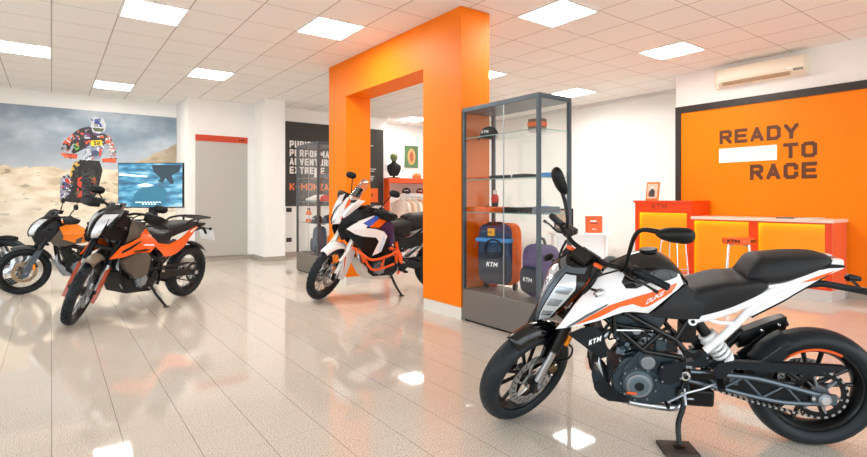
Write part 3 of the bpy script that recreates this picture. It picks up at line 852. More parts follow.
    for sd in (1, -1):
        mb = MB(); gr = []
        for i in range(13):
            q = .03+.82*i/12; tmx = .88 if q < .66 else .88-(q-.66)*1.3
            gr.append([hp(q, sd*(.22+(tmx-.22)*k/8), .003) for k in range(9)])
        mb.grid(gr, REFL)
        for i in range(3):
            q = .16+.2*i
            for (ta, tb) in ((.32, .80),):
                mb.grid([[hp(q+.11*a, sd*(ta+(tb-ta)*b), .0042+.006*math.sin(PI*a)*math.sin(PI*b)) for b in (0, .33, .66, 1)] for a in (0, .33, .66, 1)], mat('lamp_segment', '#9aa3ab', .15, .7))
        mb.map(STH).build('lens', hl, label='clear LED lens')
        mb = MB(); mb.grid([[hp(.0+1.0*i/16, sd*(.01+.17*k), .012-.005*k) for k in (0, 1)] for i in range(17)], GREYB); mb.grid([[hp(.88+.1*i/6, sd*(.12+.75*k/6-.0), .006) for k in range(7)] for i in range(7)], GREYB)
        mb.map(STH).build('centre_bar', hl)
        mb = MB()
        mb.grid([[ (Vector(rows[i][6+6*sd])*(1-q)+Vector(rows2[i][1+sd])*q)+Vector((0, sd*.002, 0)) for q in (.15, .4)] for i in range(1, 20)], ORANGE_G)
        mb.map(STH).build('orange_flash', hl)
    # indicators front
    for sd in (1, -1):
        mb = MB(); mb.tube([(1.12, sd*.11, .86), (1.12, sd*.16, .88)], .007, BLACK, seg=8)
        mb.lathe([(1e-4, -.03), (.014, -.028), (.021, 0), (.018, .02), (1e-4, .045)], (1.13, sd*.185, .885), CHROME if sd > 0 else BLACK, axis=(-1, 0, .1), seg=16)
        mb.map(STX).build('indicator', root)
    # dash
    mb = MB(); mb.box((1.09, 0, .985), (.07, .11, .018), BLACK, Matrix.Rotation(R_(28), 3, 'Y')); mb.box((1.087, 0, .9965), (.055, .09, .004), BLACK_G, Matrix.Rotation(R_(28), 3, 'Y'))
    mb.map(STX).build('instrument_display', root, bevel=.004)
    # handlebar
    hb = [(.93, -.375, .99), (.965, -.25, .998), (1.02, -.16, .995), (1.03, -.09, .985), (1.03, .09, .985), (1.02, .16, .995), (.965, .25, .998), (.93, .375, .99)]
    mb = MB(); mb.tube(hb, .0135, BLACK, seg=12, sm=4)
    mb.box((1.03, 0, .965), (.05, .12, .045), BLACK)
    bar = mb.map(STX).build('handlebar', root)
    for sd in (1, -1):
        mb = MB(); p0 = Vector((.958, sd*.265, .997)); p1 = Vector((.918, sd*.41, .987))
        mb.tube([p0, p0.lerp(p1, .06), p0.lerp(p1, .1), p0.lerp(p1, .97), p1], [.024, .024, .0195, .0185, .014], BLACK_M, seg=16)
        for k in range(9): q = p0.lerp(p1, .15+.09*k); mb.tube([q, q.lerp(p1, .03)], .0205, BLACK_M, seg=14)
        mb.map(STX).build('grip', bar)
        mb = MB(); mb.box((.975, sd*.215, .998), (.05, .06, .05), BLACK); mb.box((.965, sd*.24, 1.0), (.03, .02, .055), DARKMET)
        if sd < 0: mb.box((1.0, -.17, 1.03), (.05, .06, .035), BLACK_G)
        mb.map(STX).build('switchgear', bar, bevel=.006)
        mb = MB(); mb.box((1.0, sd*.19, 1.0), (.04, .03, .03), BLACK)
        mb.tube([(1.005, sd*.20, .998), (1.025, sd*.25, .992), (1.0, sd*.33, .985), (.985, sd*.385, .975)], [.008, .007, .006, .007], BLACK_G, seg=10, sm=4)
        mb.disc((.985, sd*.387, .975), .009, .018, BLACK_G, seg=14)
        mb.map(STX).build('lever', bar)
    # mirrors
    for sd in (1, -1):
        mb = MB()
        if sd > 0: pts = [(.995, .205, 1.01), (1.0, .21, 1.10), (1.003, .22, 1.20), (.995, .25, 1.25), (.965, .32, 1.265)]
        else: pts = [(.995, -.205, 1.01), (.99, -.22, 1.08), (.98, -.26, 1.15), (.975, -.30, 1.20)]
        mb.tube(pts, [.010, .010, .011, .011, .013][:len(pts)], BLACK, seg=10, sm=4)
        st = mb.map(STX).build('mirror', root)
        e = Vector(pts[-1])
        c = e+(Vector((-.03, .055, .004)) if sd > 0 else Vector((0, -.03, .06)))
        Rm = Matrix.Rotation(R_(12 if sd > 0 else -62), 3, 'X') @ Matrix.Rotation(R_(32 if sd > 0 else 12), 3, 'Z')
        mb = MB(); n = 26; out = []
        for i in range(n):
            a = 2*PI*i/n; ca, sa = math.cos(a), math.sin(a)
            out.append((.085*abs(ca)**.75*(1 if ca > 0 else -1), (.036+.012*ca)*abs(sa)**.9*(1 if sa > 0 else -1)))
        def ring(k, dx): return [c+Rm @ Vector((dx, y*k*(1 if sd > 0 else -1), z*k)) for y, z in out]
        mb.loft([ring(.25, .034), ring(.6, .030), ring(.88, .018), ring(1, 0), ring(1, -.008), ring(.94, -.009)], BLACK)
        mb.map(STX).build('mirror_shell', st)
        MB().add(ring(.94, -.0095), [tuple(range(n))], CHROME).map(STX).build('mirror_glass', st)
    return root, inv
# ================================================================== ADVENTURE BIKES
def build_adventure(style, label, rear, front, lean, steer, s=1.0):
    root, inv = bike_root('adventure_motorcycle' if style != 'D' else 'enduro_motorcycle', label, rear, front, lean)
    SCL = lambda p: Vector(p)*s
    W = 1.56; Rf, Rr = .345, .335
    ST0 = steer_fn(1.67, 26, steer)
    ST = lambda p: ST0(p)*s
    def B(mb, name, parent, steered=False, **k): return mb.map(ST if steered else SCL).build(name, parent, **k)
    fc = (W, 0, Rf); rc = (0, 0, Rr)
    ALLOY = mat('black_spoked_rim', '#0a0a0b', .3, spec=.4)
    DGREY = mat('dark_grey_fairing', '#34363a', .4); BROWN = mat('grey_bronze_panel', '#5b534b', .35, .3)
    DBLUE = mat('dark_blue_graphic', '#232a6b', .25, coat=.5); PURP = mat('purple_graphic', '#2c1f4d', .25, coat=.5); LBLUE = mat('blue_graphic', '#2d5fc4', .25, coat=.5)
    PALE = mat('pale_blue_white_graphic', '#cfe0f2', .25, coat=.4); GOLD = mat('bronze_disc', '#b7a48a', .3, .9)
    main = {'A': mat('amber_orange_tank', '#f58410', .22, coat=.5), 'B': ORANGE_G, 'C': WHITE_G, 'D': ORANGE_G}[style]
    # wheels
    fw = B(make_rim(fc, .27, .085, 'wire', ALLOY, STEEL if style != 'C' else DARKMET), 'front_wheel', root, True)
    B(make_tyre(fc, Rf, .272, .098, True, False), 'tyre', fw, True)
    for sd in ((1, -1) if style != 'A' else (1,)):
        B(disc_brake(fc, .155, .108, sd*.062, GOLD if style == 'A' else STEEL, .05), 'brake_disc', fw, True)
    rw = B(make_rim(rc, .238, .12, 'wire', ALLOY, STEEL), 'rear_wheel', root)
    B(make_tyre(rc, Rr, .24, .152, True, False), 'tyre', rw)
    B(disc_brake(rc, .12, .085, -.085, STEEL, .045), 'brake_disc', rw)
    mb = MB(); mb.lathe([(.09, -.003), (.12, -.003), (.12, .003), (.09, .003)], (0, .095, Rr), DARKMET, seg=40, closed_prof=True)
    for i in range(6):
        a = PI*i/3; mb.bar((.03*math.cos(a), .095, Rr+.03*math.sin(a)), (.1*math.cos(a), .095, Rr+.1*math.sin(a)), .01, .018, ALU, (0, 1, 0))
    B(mb, 'sprocket', rw)
    # swingarm + chain
    mb = MB(); SW = {'A': ALU, 'B': DARKMET, 'C': DARKMET, 'D': ALU}[style]
    for sd in (1, -1):
        mb.skin([(.62, .46), (.35, .42), (.05, .375), (-.05, .36), (-.05, .315), (.05, .305), (.35, .33), (.62, .38)], lambda x, z: .145, SW, sd, .03)
        mb.disc((0, sd*.15, Rr), .026, .03, STEEL, seg=24); mb.disc((.60, sd*.15, .42), .025, .02, STEEL, seg=20)
    mb.bar((.5, -.13, .40), (.5, .13, .40), .08, .06, SW)
    B(mb, 'swingarm', root, bevel=.006)
    mb = MB(); P = []
    for i in range(13): a = R_(80+200*i/12); P.append((.122*math.cos(a), .097, Rr+.122*math.sin(a)))
    for i in range(7): a = R_(-90+180*i/6); P.append((.60+.04*math.cos(a), .097, .42+.04*math.sin(a)))
    mb.tube(P, .007, DARKMET, seg=6, closed=True); mb.skin([(.58, .48), (.1, .475), (.08, .455), (.3, .445), (.58, .455)], lambda x, z: .115, BLACK, 1, .03)
    B(mb, 'chain', root)
    # engine
    mb = MB()
    mb.prism([(.66, .33), (.70, .47), (.80, .55), (.98, .52), (1.08, .44), (1.08, .33), (1.0, .27), (.72, .27)], -.15, .14, ENGINE_D)
    mb.prism([(.93, .50), (1.02, .72), (1.14, .66), (1.06, .44)], -.12, .12, ENGINE_D); mb.prism([(.72, .50), (.74, .66), (.88, .66), (.90, .52)], -.11, .11, ENGINE_D)
    eng = B(mb, 'engine', root, bevel=.012)
    mb = MB()
    for r, y in ((.092, .15), (.074, .172), (.05, .18)): mb.lathe([(1e-4, 0), (r-.006, 0), (r, -.008), (r, -.04)], (.93, y, .38), ALU if r < .08 else ENGINE, seg=32)
    mb.lathe([(1e-4, 0), (.05, 0), (.056, -.03)], (.74, .165, .41), ENGINE_D, seg=28)
    for i in range(8): mb.disc((.93+.085*math.cos(i*PI/4), .153, .38+.085*math.sin(i*PI/4)), .007, .012, CHROME, seg=6)
    B(mb, 'engine_cover', eng)
    mb = MB(); mb.tube([(1.12, .04, .62), (1.17, .06, .54), (1.16, .09, .42), (1.10, .10, .30), (.95, .10, .25), (.70, .05, .26), (.55, -.08, .33), (.40, -.16, .44)], .021, STEEL, seg=10, sm=4)
    mb.tube([(.80, .12, .52), (.90, .14, .60), (1.02, .12, .58)], .012, BLACK, seg=8, sm=3)
    B(mb, 'exhaust_pipe', root)
    mb = MB(); mb.tube([(.44, -.17, .42), (.40, -.175, .45), (.10, -.19, .64), (.02, -.19, .69)], [.035, .058, .062, .045], STEEL if style != 'B' else DARKMET, seg=18); B(mb, 'muffler', root)
    # skid plate
    mb = MB()
    SKM = {'A': ALU, 'B': ENGINE_D, 'C': mat('pale_skid_plate', '#c9c6c0', .35, .4), 'D': BLACK}[style]
    mb.prism([(1.22, .52), (1.24, .50), (1.10, .25), (.74, .22), (.74, .245), (1.08, .28)], -.13, .13, SKM)
    for sd in (1, -1): mb.skin([(1.19, .47), (1.09, .26), (.78, .232), (.80, .30), (1.04, .34), (1.12, .43)] , lambda x, z: .137, SKM, sd, .008)
    B(mb, 'skid_plate', root, bevel=.004)
    # frame
    mb = MB(); FM = ORANGE_F if style in 'CD' else BLACK
    for sd in (1, -1):
        mb.tube([(1.20, sd*.04, .90), (1.12, sd*.11, .74), (.90, sd*.14, .66), (.66, sd*.14, .56), (.62, sd*.14, .42), (.66, sd*.14, .28)], .018, FM, seg=10, sm=3)
        mb.tube([(1.20, sd*.04, .85), (1.17, sd*.10, .62), (1.13, sd*.13, .45)], .016, FM, seg=10, sm=3)
        mb.tube([(.70, sd*.12, .60), (.45, sd*.12, .72), (.10, sd*.10, .86), (-.15, sd*.08, .90)], .014, BLACK if style != 'C' else WHITE_G, seg=10, sm=3)
        mb.tube([(.62, sd*.13, .50), (.40, sd*.13, .68), (.20, sd*.11, .82)], .013, BLACK if style != 'C' else WHITE_G, seg=10)
    mb.tube([(1.23, 0, .84), (1.14, 0, 1.03)], .034, FM, seg=16)
    B(mb, 'frame', root)
    mb = MB(); mb.tube([(.56, .03, .80), (.48, .03, .55)], .03, BLACK, seg=14)
    pts = [Vector((.56-.09*i/72, .03, .80-.26*i/72))+Vector((math.cos(i*.5)*.04, math.sin(i*.5)*.04, 0)) for i in range(73)]
    mb.tube(pts, .008, ORANGE_F if style != 'A' else WHITE_G, seg=7); B(mb, 'shock_absorber', root)
    # side detail clutter
    for c, d in (((.80, .11, .60), (.10, .06, .07)), ((.64, .1, .62), (.12, .08, .12)), ((1.0, .12, .60), (.08, .05, .06)), ((.52, .1, .66), (.10, .08, .07))): 
        mb = MB(); mb.box(c, d, BLACK); mb.disc((c[0]-.02, c[1]+d[1]/2, c[2]-.01), .010, .02, CHROME, seg=8); B(mb, 'side_cover', root, bevel=.01)
    # pegs, stand
    for sd in (1, -1):
        mb = MB(); mb.prism([(.66, .42), (.60, .43), (.54, .36), (.60, .31), (.66, .33)], sd*.145, sd*.165, BLACK)
        bk = B(mb, 'footpeg_bracket', root)
        mb = MB(); mb.bar((.60, sd*.16, .335), (.61, sd*.27, .33), .05, .02, DARKMET); B(mb, 'footpeg', bk)
    wd = inv.to_3x3() @ Vector((0, 0, 1))   # world up in bike space
    piv = Vector((.76, .13, .30)); ft = Vector((.67, .30, 0))
    ft.z = (-(ft.x*wd.x+ft.y*wd.y)/wd.z)/1.0+.012/s
    mb = MB(); mb.tube([piv, piv.lerp(ft, .5)+Vector((.015, 0, 0)), ft], [.018, .015, .014], BLACK, seg=10, sm=3); mb.disc(ft, .035, .010, BLACK, axis=tuple(wd), seg=20)
    B(mb, 'side_stand', root)
    # ---- fork
    def fx(z): return 1.728-.4877*z
    for sd in (1, -1):
        y = sd*.108; mb = MB()
        mb.tube([(fx(.33), y, .33), (fx(.66), y, .66)], .023, STEEL if style != 'C' else WHITE_G, seg=14)
        mb.tube([(fx(.62), y, .62), (fx(.66), y, .66), (fx(1.06), y, 1.06)], [.033, .031, .031], {'A': DARKMET, 'B': mat('black_anodised_fork', '#15181f', .2, .6), 'C': mat('pale_fork_tube', '#d9d6cf', .25, .5), 'D': STEEL}[style], seg=16)
        mb.box((fx(.34), y, .34), (.06, .04, .09), BLACK); mb.disc((W, sd*.135, Rf), .02, .02, ALU, seg=6)
        fk = B(mb, 'fork_leg', root, True, bevel=.004)
        mb = MB(); gm = {'A': mat('slate_fork_guard', '#4c5a66', .35), 'B': mat('orange_fork_guard', '#ad4214', .3, coat=.3), 'C': WHITE_G, 'D': BLACK}[style]
        gp = [(fx(.27)+.02, .27), (fx(.40)+.055, .40), (fx(.66)+.045, .66), (fx(.68)-.03, .68), (fx(.5)-.035, .5), (fx(.29)-.05, .29)]
        if style == 'B': gp = [(fx(.27)+.02, .27), (fx(.40)+.045, .40), (fx(.58)+.035, .58), (fx(.60)-.02, .60), (fx(.5)-.03, .5), (fx(.29)-.045, .29)]
        if style == 'C': gp = [(1.585, .56), (1.50, .47), (1.50, .29), (1.42, .26), (1.37, .35), (1.34, .48), (1.29, .60), (1.40, .70)]; gp = [(x-.02, z) for x, z in gp]
        mb.skin(gp, lambda x, z: .108+.036, gm, sd, .03)
        if style == 'A': mb.box((fx(.43)-.05, sd*.14, .43), (.03, .02, .08), AMBER)
        if style == 'C': mb.skin([(1.50, .60), (1.47, .48), (1.44, .40), (1.45, .50), (1.47, .60)], lambda x, z: .146, ORANGE_G, sd, .002)
        B(mb, 'fork_guard', fk, True)
        mb = MB(); mb.box((W-.10, sd*.078, Rf+.10), (.08, .05, .10), BLACK, Matrix.Rotation(R_(30), 3, 'Y'))
        if sd > 0 or style != 'A': B(mb, 'brake_caliper', root, True, bevel=.006)
    for z in (.76, 1.04):
        mb = MB(); mb.box((fx(z)-.03, 0, z), (.08, .28, .035), BLACK, Matrix.Rotation(R_(-26), 3, 'Y'))
        B(mb, 'fork_yoke', root, True, bevel=.008)
    # front fender
    mb = MB(); FEN = {'A': mat('dark_fender', '#2e3132', .35), 'B': mat('bronze_grey_fender', '#6b6052', .35), 'C': WHITE_G, 'D': BLACK}[style]
    a0, a1 = {'A': (66, 150), 'B': (64, 124), 'C': (60, 140), 'D': (70, 130)}[style]
    mb.grid(fender_rows(fc, Rf+.045, a0, a1, 16, .07 if style != 'C' else .078, .05, .5), FEN)
    B(mb, 'front_fender', root, True, solid=.005)
    # ---- headlight mask (frame mounted)
    if style != 'D':
        dz = .06 if style == 'C' else 0.0
        spine = smooth_line([(1.50, .855+dz), (1.515, .92+dz), (1.47, 1.03+dz), (1.40, 1.10+dz), (1.33, 1.145+dz)], 5)
        hws = smooth_line([(.06,), (.11,), (.15,), (.155,), (.12,)], 5)
        rows = [[(x-.11*abs(k/5)**1.5, hws[i][0]*k/5, z+.02*abs(k/5)) for k in range(-5, 6)] for i, (x, z) in enumerate(spine)]
        back = [[(x-.20, hws[i][0]*k/5*.8, z) for k in range(-5, 6)] for i, (x, z) in enumerate(spine)]
        mb = MB(); MK = WHITE_G if style == 'C' else BLACK
        mb.grid(rows, MK); mb.grid(back, MK)
        for k in (0, 10): mb.grid([[a[k], b[k]] for a, b in zip(rows, back)], MK)
        mb.grid([rows[0], back[0]], MK); mb.grid([rows[-1], back[-1]], MK)
        hl = B(mb, 'headlight', root)
        nr = len(rows)-1
        def hp(q, t, off): 
            i = min(nr-1, int(q*nr)); f = q*nr-i; x, z = spine[i]; X, Z = spine[i+1]; h = hws[i][0]*(1-f)+hws[i+1][0]*f
            return (x+(X-x)*f-.11*abs(t)**1.5+off, h*t, z+(Z-z)*f+.02*abs(t))
        for sd in (1, -1):
            mb = MB(); mb.grid([[hp(.06+.72*i/8, sd*(.18+(.86-.18)*(k/6)*(.7+.3*min(1, i/5))), .004) for k in range(7)] for i in range(9)], REFL)
            for i in range(3): mb.grid([[hp(.14+.2*i+.14*a, sd*(.25+.45*b), .0055+.004*math.sin(PI*a)*math.sin(PI*b)) for b in (0, .33, .66, 1)] for a in (0, .33, .66, 1)], mat('lamp_chrome', '#e4e8ec', .2, .5))
            B(mb, 'lens', hl, label='clear LED lens')
        mb = MB(); mb.grid([[hp(i/10, k*.11, .012-.008*abs(k)) for k in (-1, 0, 1)] for i in range(11)], BLACK); mb.grid([[hp(.8+.2*i/4, k/4*.95, .007) for k in range(-4, 5)] for i in range(5)], BLACK)
        B(mb, 'centre_bar', hl)
        # windscreen
        ht = {'A': .14, 'B': .13, 'C': .30}[style]
        mb = MB(); SCR = mat('smoked_windscreen', '#20242a', .08, coat=.6) if style != 'C' else glass_mat('clear_windscreen', (.80, .83, .86, 1), 1.5, .06)
        z0 = 1.10+dz
        mb.grid([[(1.37-.10*abs(k/5)**1.6-.15*(i/6)*(ht/.2)-.0*k, (.115-.025*i/6)*k/5, z0+ht*i/6) for k in range(-5, 6)] for i in range(7)], SCR)
        ws = B(mb, 'windscreen', root, solid=.005)
        if style == 'C':
            for sd in (1, -1):
                mb = MB(); mb.skin([(1.50, .93), (1.46, 1.12), (1.38, 1.25), (1.31, 1.27), (1.36, 1.15), (1.40, .98)], lambda x, z: .125-.35*max(0, x-1.36), WHITE_G, sd, .006)
                mb.skin([(1.44, .98), (1.39, 1.16), (1.35, 1.25), (1.33, 1.22), (1.40, .99)], lambda x, z: .127-.35*max(0, x-1.36), ORANGE_G, sd, .002)
                B(mb, 'headlight_surround', hl)
            mb = MB(); mb.box((1.20, 0, 1.30), (.05, .16, .12), BLACK, Matrix.Rotation(R_(-25), 3, 'Y')); B(mb, 'instrument_display', root, bevel=.01)
        else:
            mb = MB(); mb.box((1.24, 0, 1.17), (.03, .17, .11), BLACK, Matrix.Rotation(R_(-25), 3, 'Y')); B(mb, 'instrument_display', root, bevel=.01)
    # ---- side fairing between mask and tank
    for sd in (1, -1):
        if style != 'D':
            mb = MB()
            mb.skin(([(1.42, .74), (1.47, .86), (1.40, 1.07), (1.30, 1.12), (1.18, 1.09), (1.03, 1.02), (1.05, .88), (1.30, .78)] if style != 'B' else [(1.40, .86), (1.47, .92), (1.40, 1.07), (1.30, 1.12), (1.18, 1.09), (1.11, 1.0), (1.16, .90), (1.30, .84)]), lambda x, z: .165-.22*max(0, x-1.2)-.15*max(0, z-.95), {'A': BLACK, 'B': BLACK, 'C': BLACK}[style], sd, .015)
            B(mb, 'side_fairing', root)
            if style == 'B':
                mb = MB(); mb.skin([(1.24, .83), (1.20, .97), (1.15, 1.06), (1.02, 1.02), (.985, .97), (1.06, .885)], lambda x, z: .198-.25*max(0, z-.93), BROWN, sd, .012); B(mb, 'tank_cover', root)
    # ---- tank
    mb = MB(); TM = {'A': main, 'B': DGREY, 'C': BLACK, 'D': main}[style]; dz = .07 if style == 'C' else 0.0
    mb.halfloft([(.80, [(.09, .74), (.11, .82), (.08, .90), (0, .915)]), (.90, [(.13, .74), (.16, .86), (.12, .97+dz*.5), (0, 1.0+dz*.5)]), (1.0, [(.14, .74), (.185, .87), (.14, 1.01+dz), (0, 1.05+dz)]),
                 (1.10, [(.14, .76), (.185, .88), (.14, 1.03+dz), (0, 1.075+dz)]), (1.20, [(.10, .80), (.14, .90), (.10, 1.02+dz), (0, 1.06+dz)])], TM)
    tk = B(mb, 'fuel_tank', root)
    mb = MB(); mb.disc((1.02, 0, 1.066+dz), .05, .014, BLACK, axis=(-.1, 0, 1), seg=24, bev=.003); B(mb, 'filler_cap', tk)
    for sd in (1, -1):
        mb = MB()
        if style == 'B':
            yf = lambda x, z: .215+.03*max(0, min(1, (1.25-x)/.3))-.45*max(0, z-.84)-.12*max(0, x-1.2)
            mb.skin([(1.42, .67), (1.30, .79), (1.07, .875), (1.02, .965), (.985, .975), (.93, .88), (.84, .80), (.90, .735), (.95, .70), (1.10, .715), (1.28, .675)], yf, main, sd, .012)
            sh = B(mb, 'tank_shroud', root)
            mb = MB(); mb.skin([(1.30, .74), (1.10, .835), (1.06, .84), (1.20, .755), (1.29, .72)], yf, BLACK, sd, .001, .03, .002)
            mb.skin([(1.02, .80), (.90, .79), (.90, .775), (1.05, .785)], yf, WHITE_G, sd, .001, .03, .002); mb.skin([(1.16, .735), (1.0, .745), (.93, .73), (1.0, .722), (1.15, .72)], yf, BLACK, sd, .001, .03, .002)
            B(mb, 'decal', sh)
            mb = MB(); mb.skin([(1.28, .64), (1.15, .70), (.99, .71), (.93, .645), (.95, .46), (1.02, .425), (1.11, .43), (1.24, .55)], lambda x, z: .25-.25*max(0, x-1.18)-.6*max(0, .47-z), BROWN, sd, .06, .035)
            B(mb, 'lower_tank', root)
        elif style == 'A':
            yf = lambda x, z: .20-.35*max(0, z-.9)-.1*max(0, x-1.15)
            mb.skin([(1.17, 1.00), (1.06, 1.06), (.95, 1.05), (.84, .96), (.88, .86), (1.0, .80), (1.12, .86)], yf, main, sd, .012)
            sh = B(mb, 'tank_shroud', root)
            mb = MB(); mb.skin([(1.17, .97), (1.12, .86), (1.0, .80), (.88, .86), (.90, .76), (1.10, .72), (1.24, .74), (1.28, .80)], lambda x, z: .20-.1*max(0, x-1.15), BROWN, sd, .012)
            B(mb, 'radiator_shroud', root)
            mb = MB(); mb.skin([(1.14, .83), (.98, .77), (.96, .80), (1.11, .87)], lambda x, z: .205, main, sd, .002); B(mb, 'decal', sh)
        elif style == 'C':
            yf = lambda x, z: .235-.35*max(0, z-.9)-.2*max(0, x-1.2)
            mb.skin([(1.43, .86), (1.30, .96), (1.05, 1.04), (.86, 1.08), (.83, .86), (.80, .70), (.90, .58), (1.05, .55), (1.20, .62), (1.32, .75)], yf, BLACK, sd, .03)
            sh = B(mb, 'tank_shroud', root)
            mb = MB()
            mb.skin([(1.40, .89), (1.25, .98), (1.05, 1.04), (1.04, 1.02), (1.17, .90), (1.04, .885), (.93, .85), (.88, .79), (.98, .59), (1.07, .56), (.99, .73), (1.03, .78), (1.20, .80), (1.30, .83)], yf, WHITE_G, sd, .002, .03, .002)
            mb.skin([(1.20, .955), (1.05, 1.03), (.93, 1.06), (.97, 1.02), (1.12, .91)], yf, LBLUE, sd, .002, .03, .003)
            mb.skin([(1.12, .91), (.95, 1.03), (.88, 1.05), (.88, .98), (1.0, .90)], yf, ORANGE_G, sd, .002, .03, .004)
            mb.skin([(.99, .90), (.86, 1.0), (.80, .92), (.78, .72), (.84, .66), (.86, .80)], yf, PURP, sd, .002, .03, .003)
            mb.skin([(1.0, .61), (.955, .60), (.90, .74), (.93, .80)], yf, PALE, sd, .002, .03, .004)
            B(mb, 'decal', sh)
            mb = MB()
            y = .285
            mb.tube([(1.30, sd*.18, .655), (1.21, sd*y, .59), (1.09, sd*y, .52), (.90, sd*y, .55), (.74, sd*.22, .59), (.70, sd*.15, .62)], .016, ORANGE_F, seg=10, sm=3)
            mb.tube([(1.22, sd*y, .595), (1.08, sd*.25, .40), (.92, sd*.22, .39), (.73, sd*.16, .42)], .016, ORANGE_F, seg=10, sm=3)
            mb.tube([(.93, sd*.28, .545), (.93, sd*.22, .39)], .014, ORANGE_F, seg=10)
            mb.tube([(.74, sd*.20, .585), (.70, sd*.16, .44)], .02, ORANGE_F, seg=10); mb.tube([(.72, sd*.15, .70), (.66, sd*.15, .50), (.62, sd*.15, .42)], .024, ORANGE_F, seg=10)
            B(mb, 'crash_bar', root, label='orange tubular crash bar')
        else:
            mb.skin([(1.35, .75), (1.1, 1.0), (.85, .9), (.95, .65), (1.2, .6)], lambda x, z: .16, main, sd, .01); B(mb, 'tank_shroud', root)
    # ---- seats
    mb = MB(); dz = .04 if style == 'C' else 0
    mb.halfloft([(.96, [(.07, .86), (.10, .92), (.07, .975), (0, .985)]), (.84, [(.12, .78), (.14, .86), (.11, .925), (0, .935)]), (.68, [(.14, .75), (.16, .84), (.14, .885+dz), (0, .89+dz)]), (.56, [(.14, .76), (.16, .86), (.14, .91+dz), (0, .915+dz)]), (.50, [(.13, .80), (.145, .87), (.12, .915+dz), (0, .925+dz)])], SEAT)
    B(mb, 'rider_seat', root, sharp=60)
    mb = MB()
    mb.halfloft([(.54, [(.11, .86), (.125, .90), (.10, .945+dz), (0, .955+dz)]), (.45, [(.13, .85), (.145, .90), (.125, .97+dz), (0, .98+dz)]), (.20, [(.12, .885), (.135, .93), (.115, .985+dz), (0, .995+dz)]), (.0, [(.09, .92), (.10, .94), (.085, .98+dz), (0, .985+dz)])], SEAT)
    B(mb, 'pillion_seat', root, sharp=60)
    # ---- rear side panels, tail
    for sd in (1, -1):
        mb = MB(); PM = {'A': BLACK, 'B': main, 'C': BLACK, 'D': main}[style]
        mb.skin([(.86, .80), (.72, .775), (.56, .745), (.36, .80), (.14, .905), (.0, .93), (.03, .89), (.16, .79), (.27, .69), (.40, .635), (.50, .605), (.61, .605), (.68, .67), (.76, .73)], lambda x, z: .165-.06*max(0, .4-x)/.4, PM, sd, .012)
        tp = B(mb, 'tail_panel', root)
        if style == 'B':
            mb = MB(); mb.skin([(.17, .875), (.02, .92), (.05, .895), (.15, .855)], lambda x, z: .165-.06*max(0, .4-x)/.4, WHITE_G, sd, .001, .03, .002); B(mb, 'decal', tp)
    mb = MB(); mb.prism([(.5, .80), (.1, .90), (-.16, .93), (-.18, .96), (.0, .965), (.5, .9)], -.09, .09, BLACK); mb.box((-.18, 0, .94), (.02, .12, .04), mat('red_tail_lamp', '#8c1210', .2, coat=.5)); B(mb, 'tail_light', root)
    mb = MB()
    for sd in (1, -1):
        mb.tube([(.28, sd*.14, .95), (.22, sd*.15, 1.01), (.0, sd*.14, 1.035), (-.22, sd*.11, 1.03), (-.28, sd*.05, 1.025), (-.28, 0, 1.025)], .013, BLACK, seg=8, sm=3); mb.bar((.0, sd*.12, 1.03), (.02, sd*.09, .95), .02, .02, BLACK)
    for x in (.05, -.06, -.17): mb.bar((x, -.13, 1.03), (x, .13, 1.03), .03, .012, BLACK)
    B(mb, 'luggage_rack', root)
    mb = MB(); mb.tube([(-.12, 0, .92), (-.28, 0, .86), (-.33, 0, .80)], .018, BLACK, seg=8); mb.box((-.345, 0, .79), (.01, .19, .15), BLACK, Matrix.Rotation(R_(25), 3, 'Y'))
    for sd in (1, -1): mb.tube([(-.24, 0, .88), (-.25, sd*.10, .88)], .008, BLACK, seg=8); mb.lathe([(1e-4, -.02), (.018, -.01), (.018, .02), (1e-4, .04)], (-.25, sd*.12, .88), BLACK, axis=(1, 0, 0), seg=12)
    pc = B(mb, 'plate_carrier', root)
    if style == 'B':
        mb = MB(); mb.box((-.348, 0, .79), (.022, .20, .165), WHITE_G, Matrix.Rotation(R_(25), 3, 'Y')); B(mb, 'number_plate', pc, label='blank white number plate')
    mb = MB(); mb.grid(fender_rows(rc, Rr+.05, 80, 140, 8, .08, .04), BLACK); B(mb, 'rear_fender', root, solid=.005)
    # ---- bars
    mb = MB(); hb = [(1.00, -.41, 1.145), (1.06, -.28, 1.165), (1.14, -.13, 1.155), (1.15, -.06, 1.12), (1.15, .06, 1.12), (1.14, .13, 1.155), (1.06, .28, 1.165), (1.00, .41, 1.145)]
    mb.tube(hb, .014, BLACK, seg=10, sm=3); mb.box((1.16, 0, 1.09), (.05, .12, .06), BLACK)
    bar = B(mb, 'handlebar', root, True)
    for sd in (1, -1):
        mb = MB(); mb.tube([(1.055, sd*.285, 1.165), (1.0, sd*.42, 1.145)], .019, BLACK_M, seg=12); B(mb, 'grip', bar, True)
        mb = MB(); mb.box((1.075, sd*.24, 1.165), (.05, .06, .05), BLACK); mb.tube([(1.10, sd*.24, 1.16), (1.11, sd*.32, 1.15), (1.07, sd*.41, 1.14)], .008, ALU, seg=8, sm=3); B(mb, 'lever', bar, True)
        if style in 'ABC':
            mb = MB()
            mb.loft([[(x+dx*q, sd*y, z+zz*q) for dx, zz in ((.02, .035), (.035, .0), (.02, -.05), (.005, -.05), (.015, 0), (.005, .035))] for x, y, z, q in ((1.13, .22, 1.15, .8), (1.135, .30, 1.155, 1.3), (1.10, .38, 1.15, 1.3), (1.045, .43, 1.14, .8), (1.0, .44, 1.14, .5))], BLACK)
            B(mb, 'handguard', bar, True, bevel=.004)
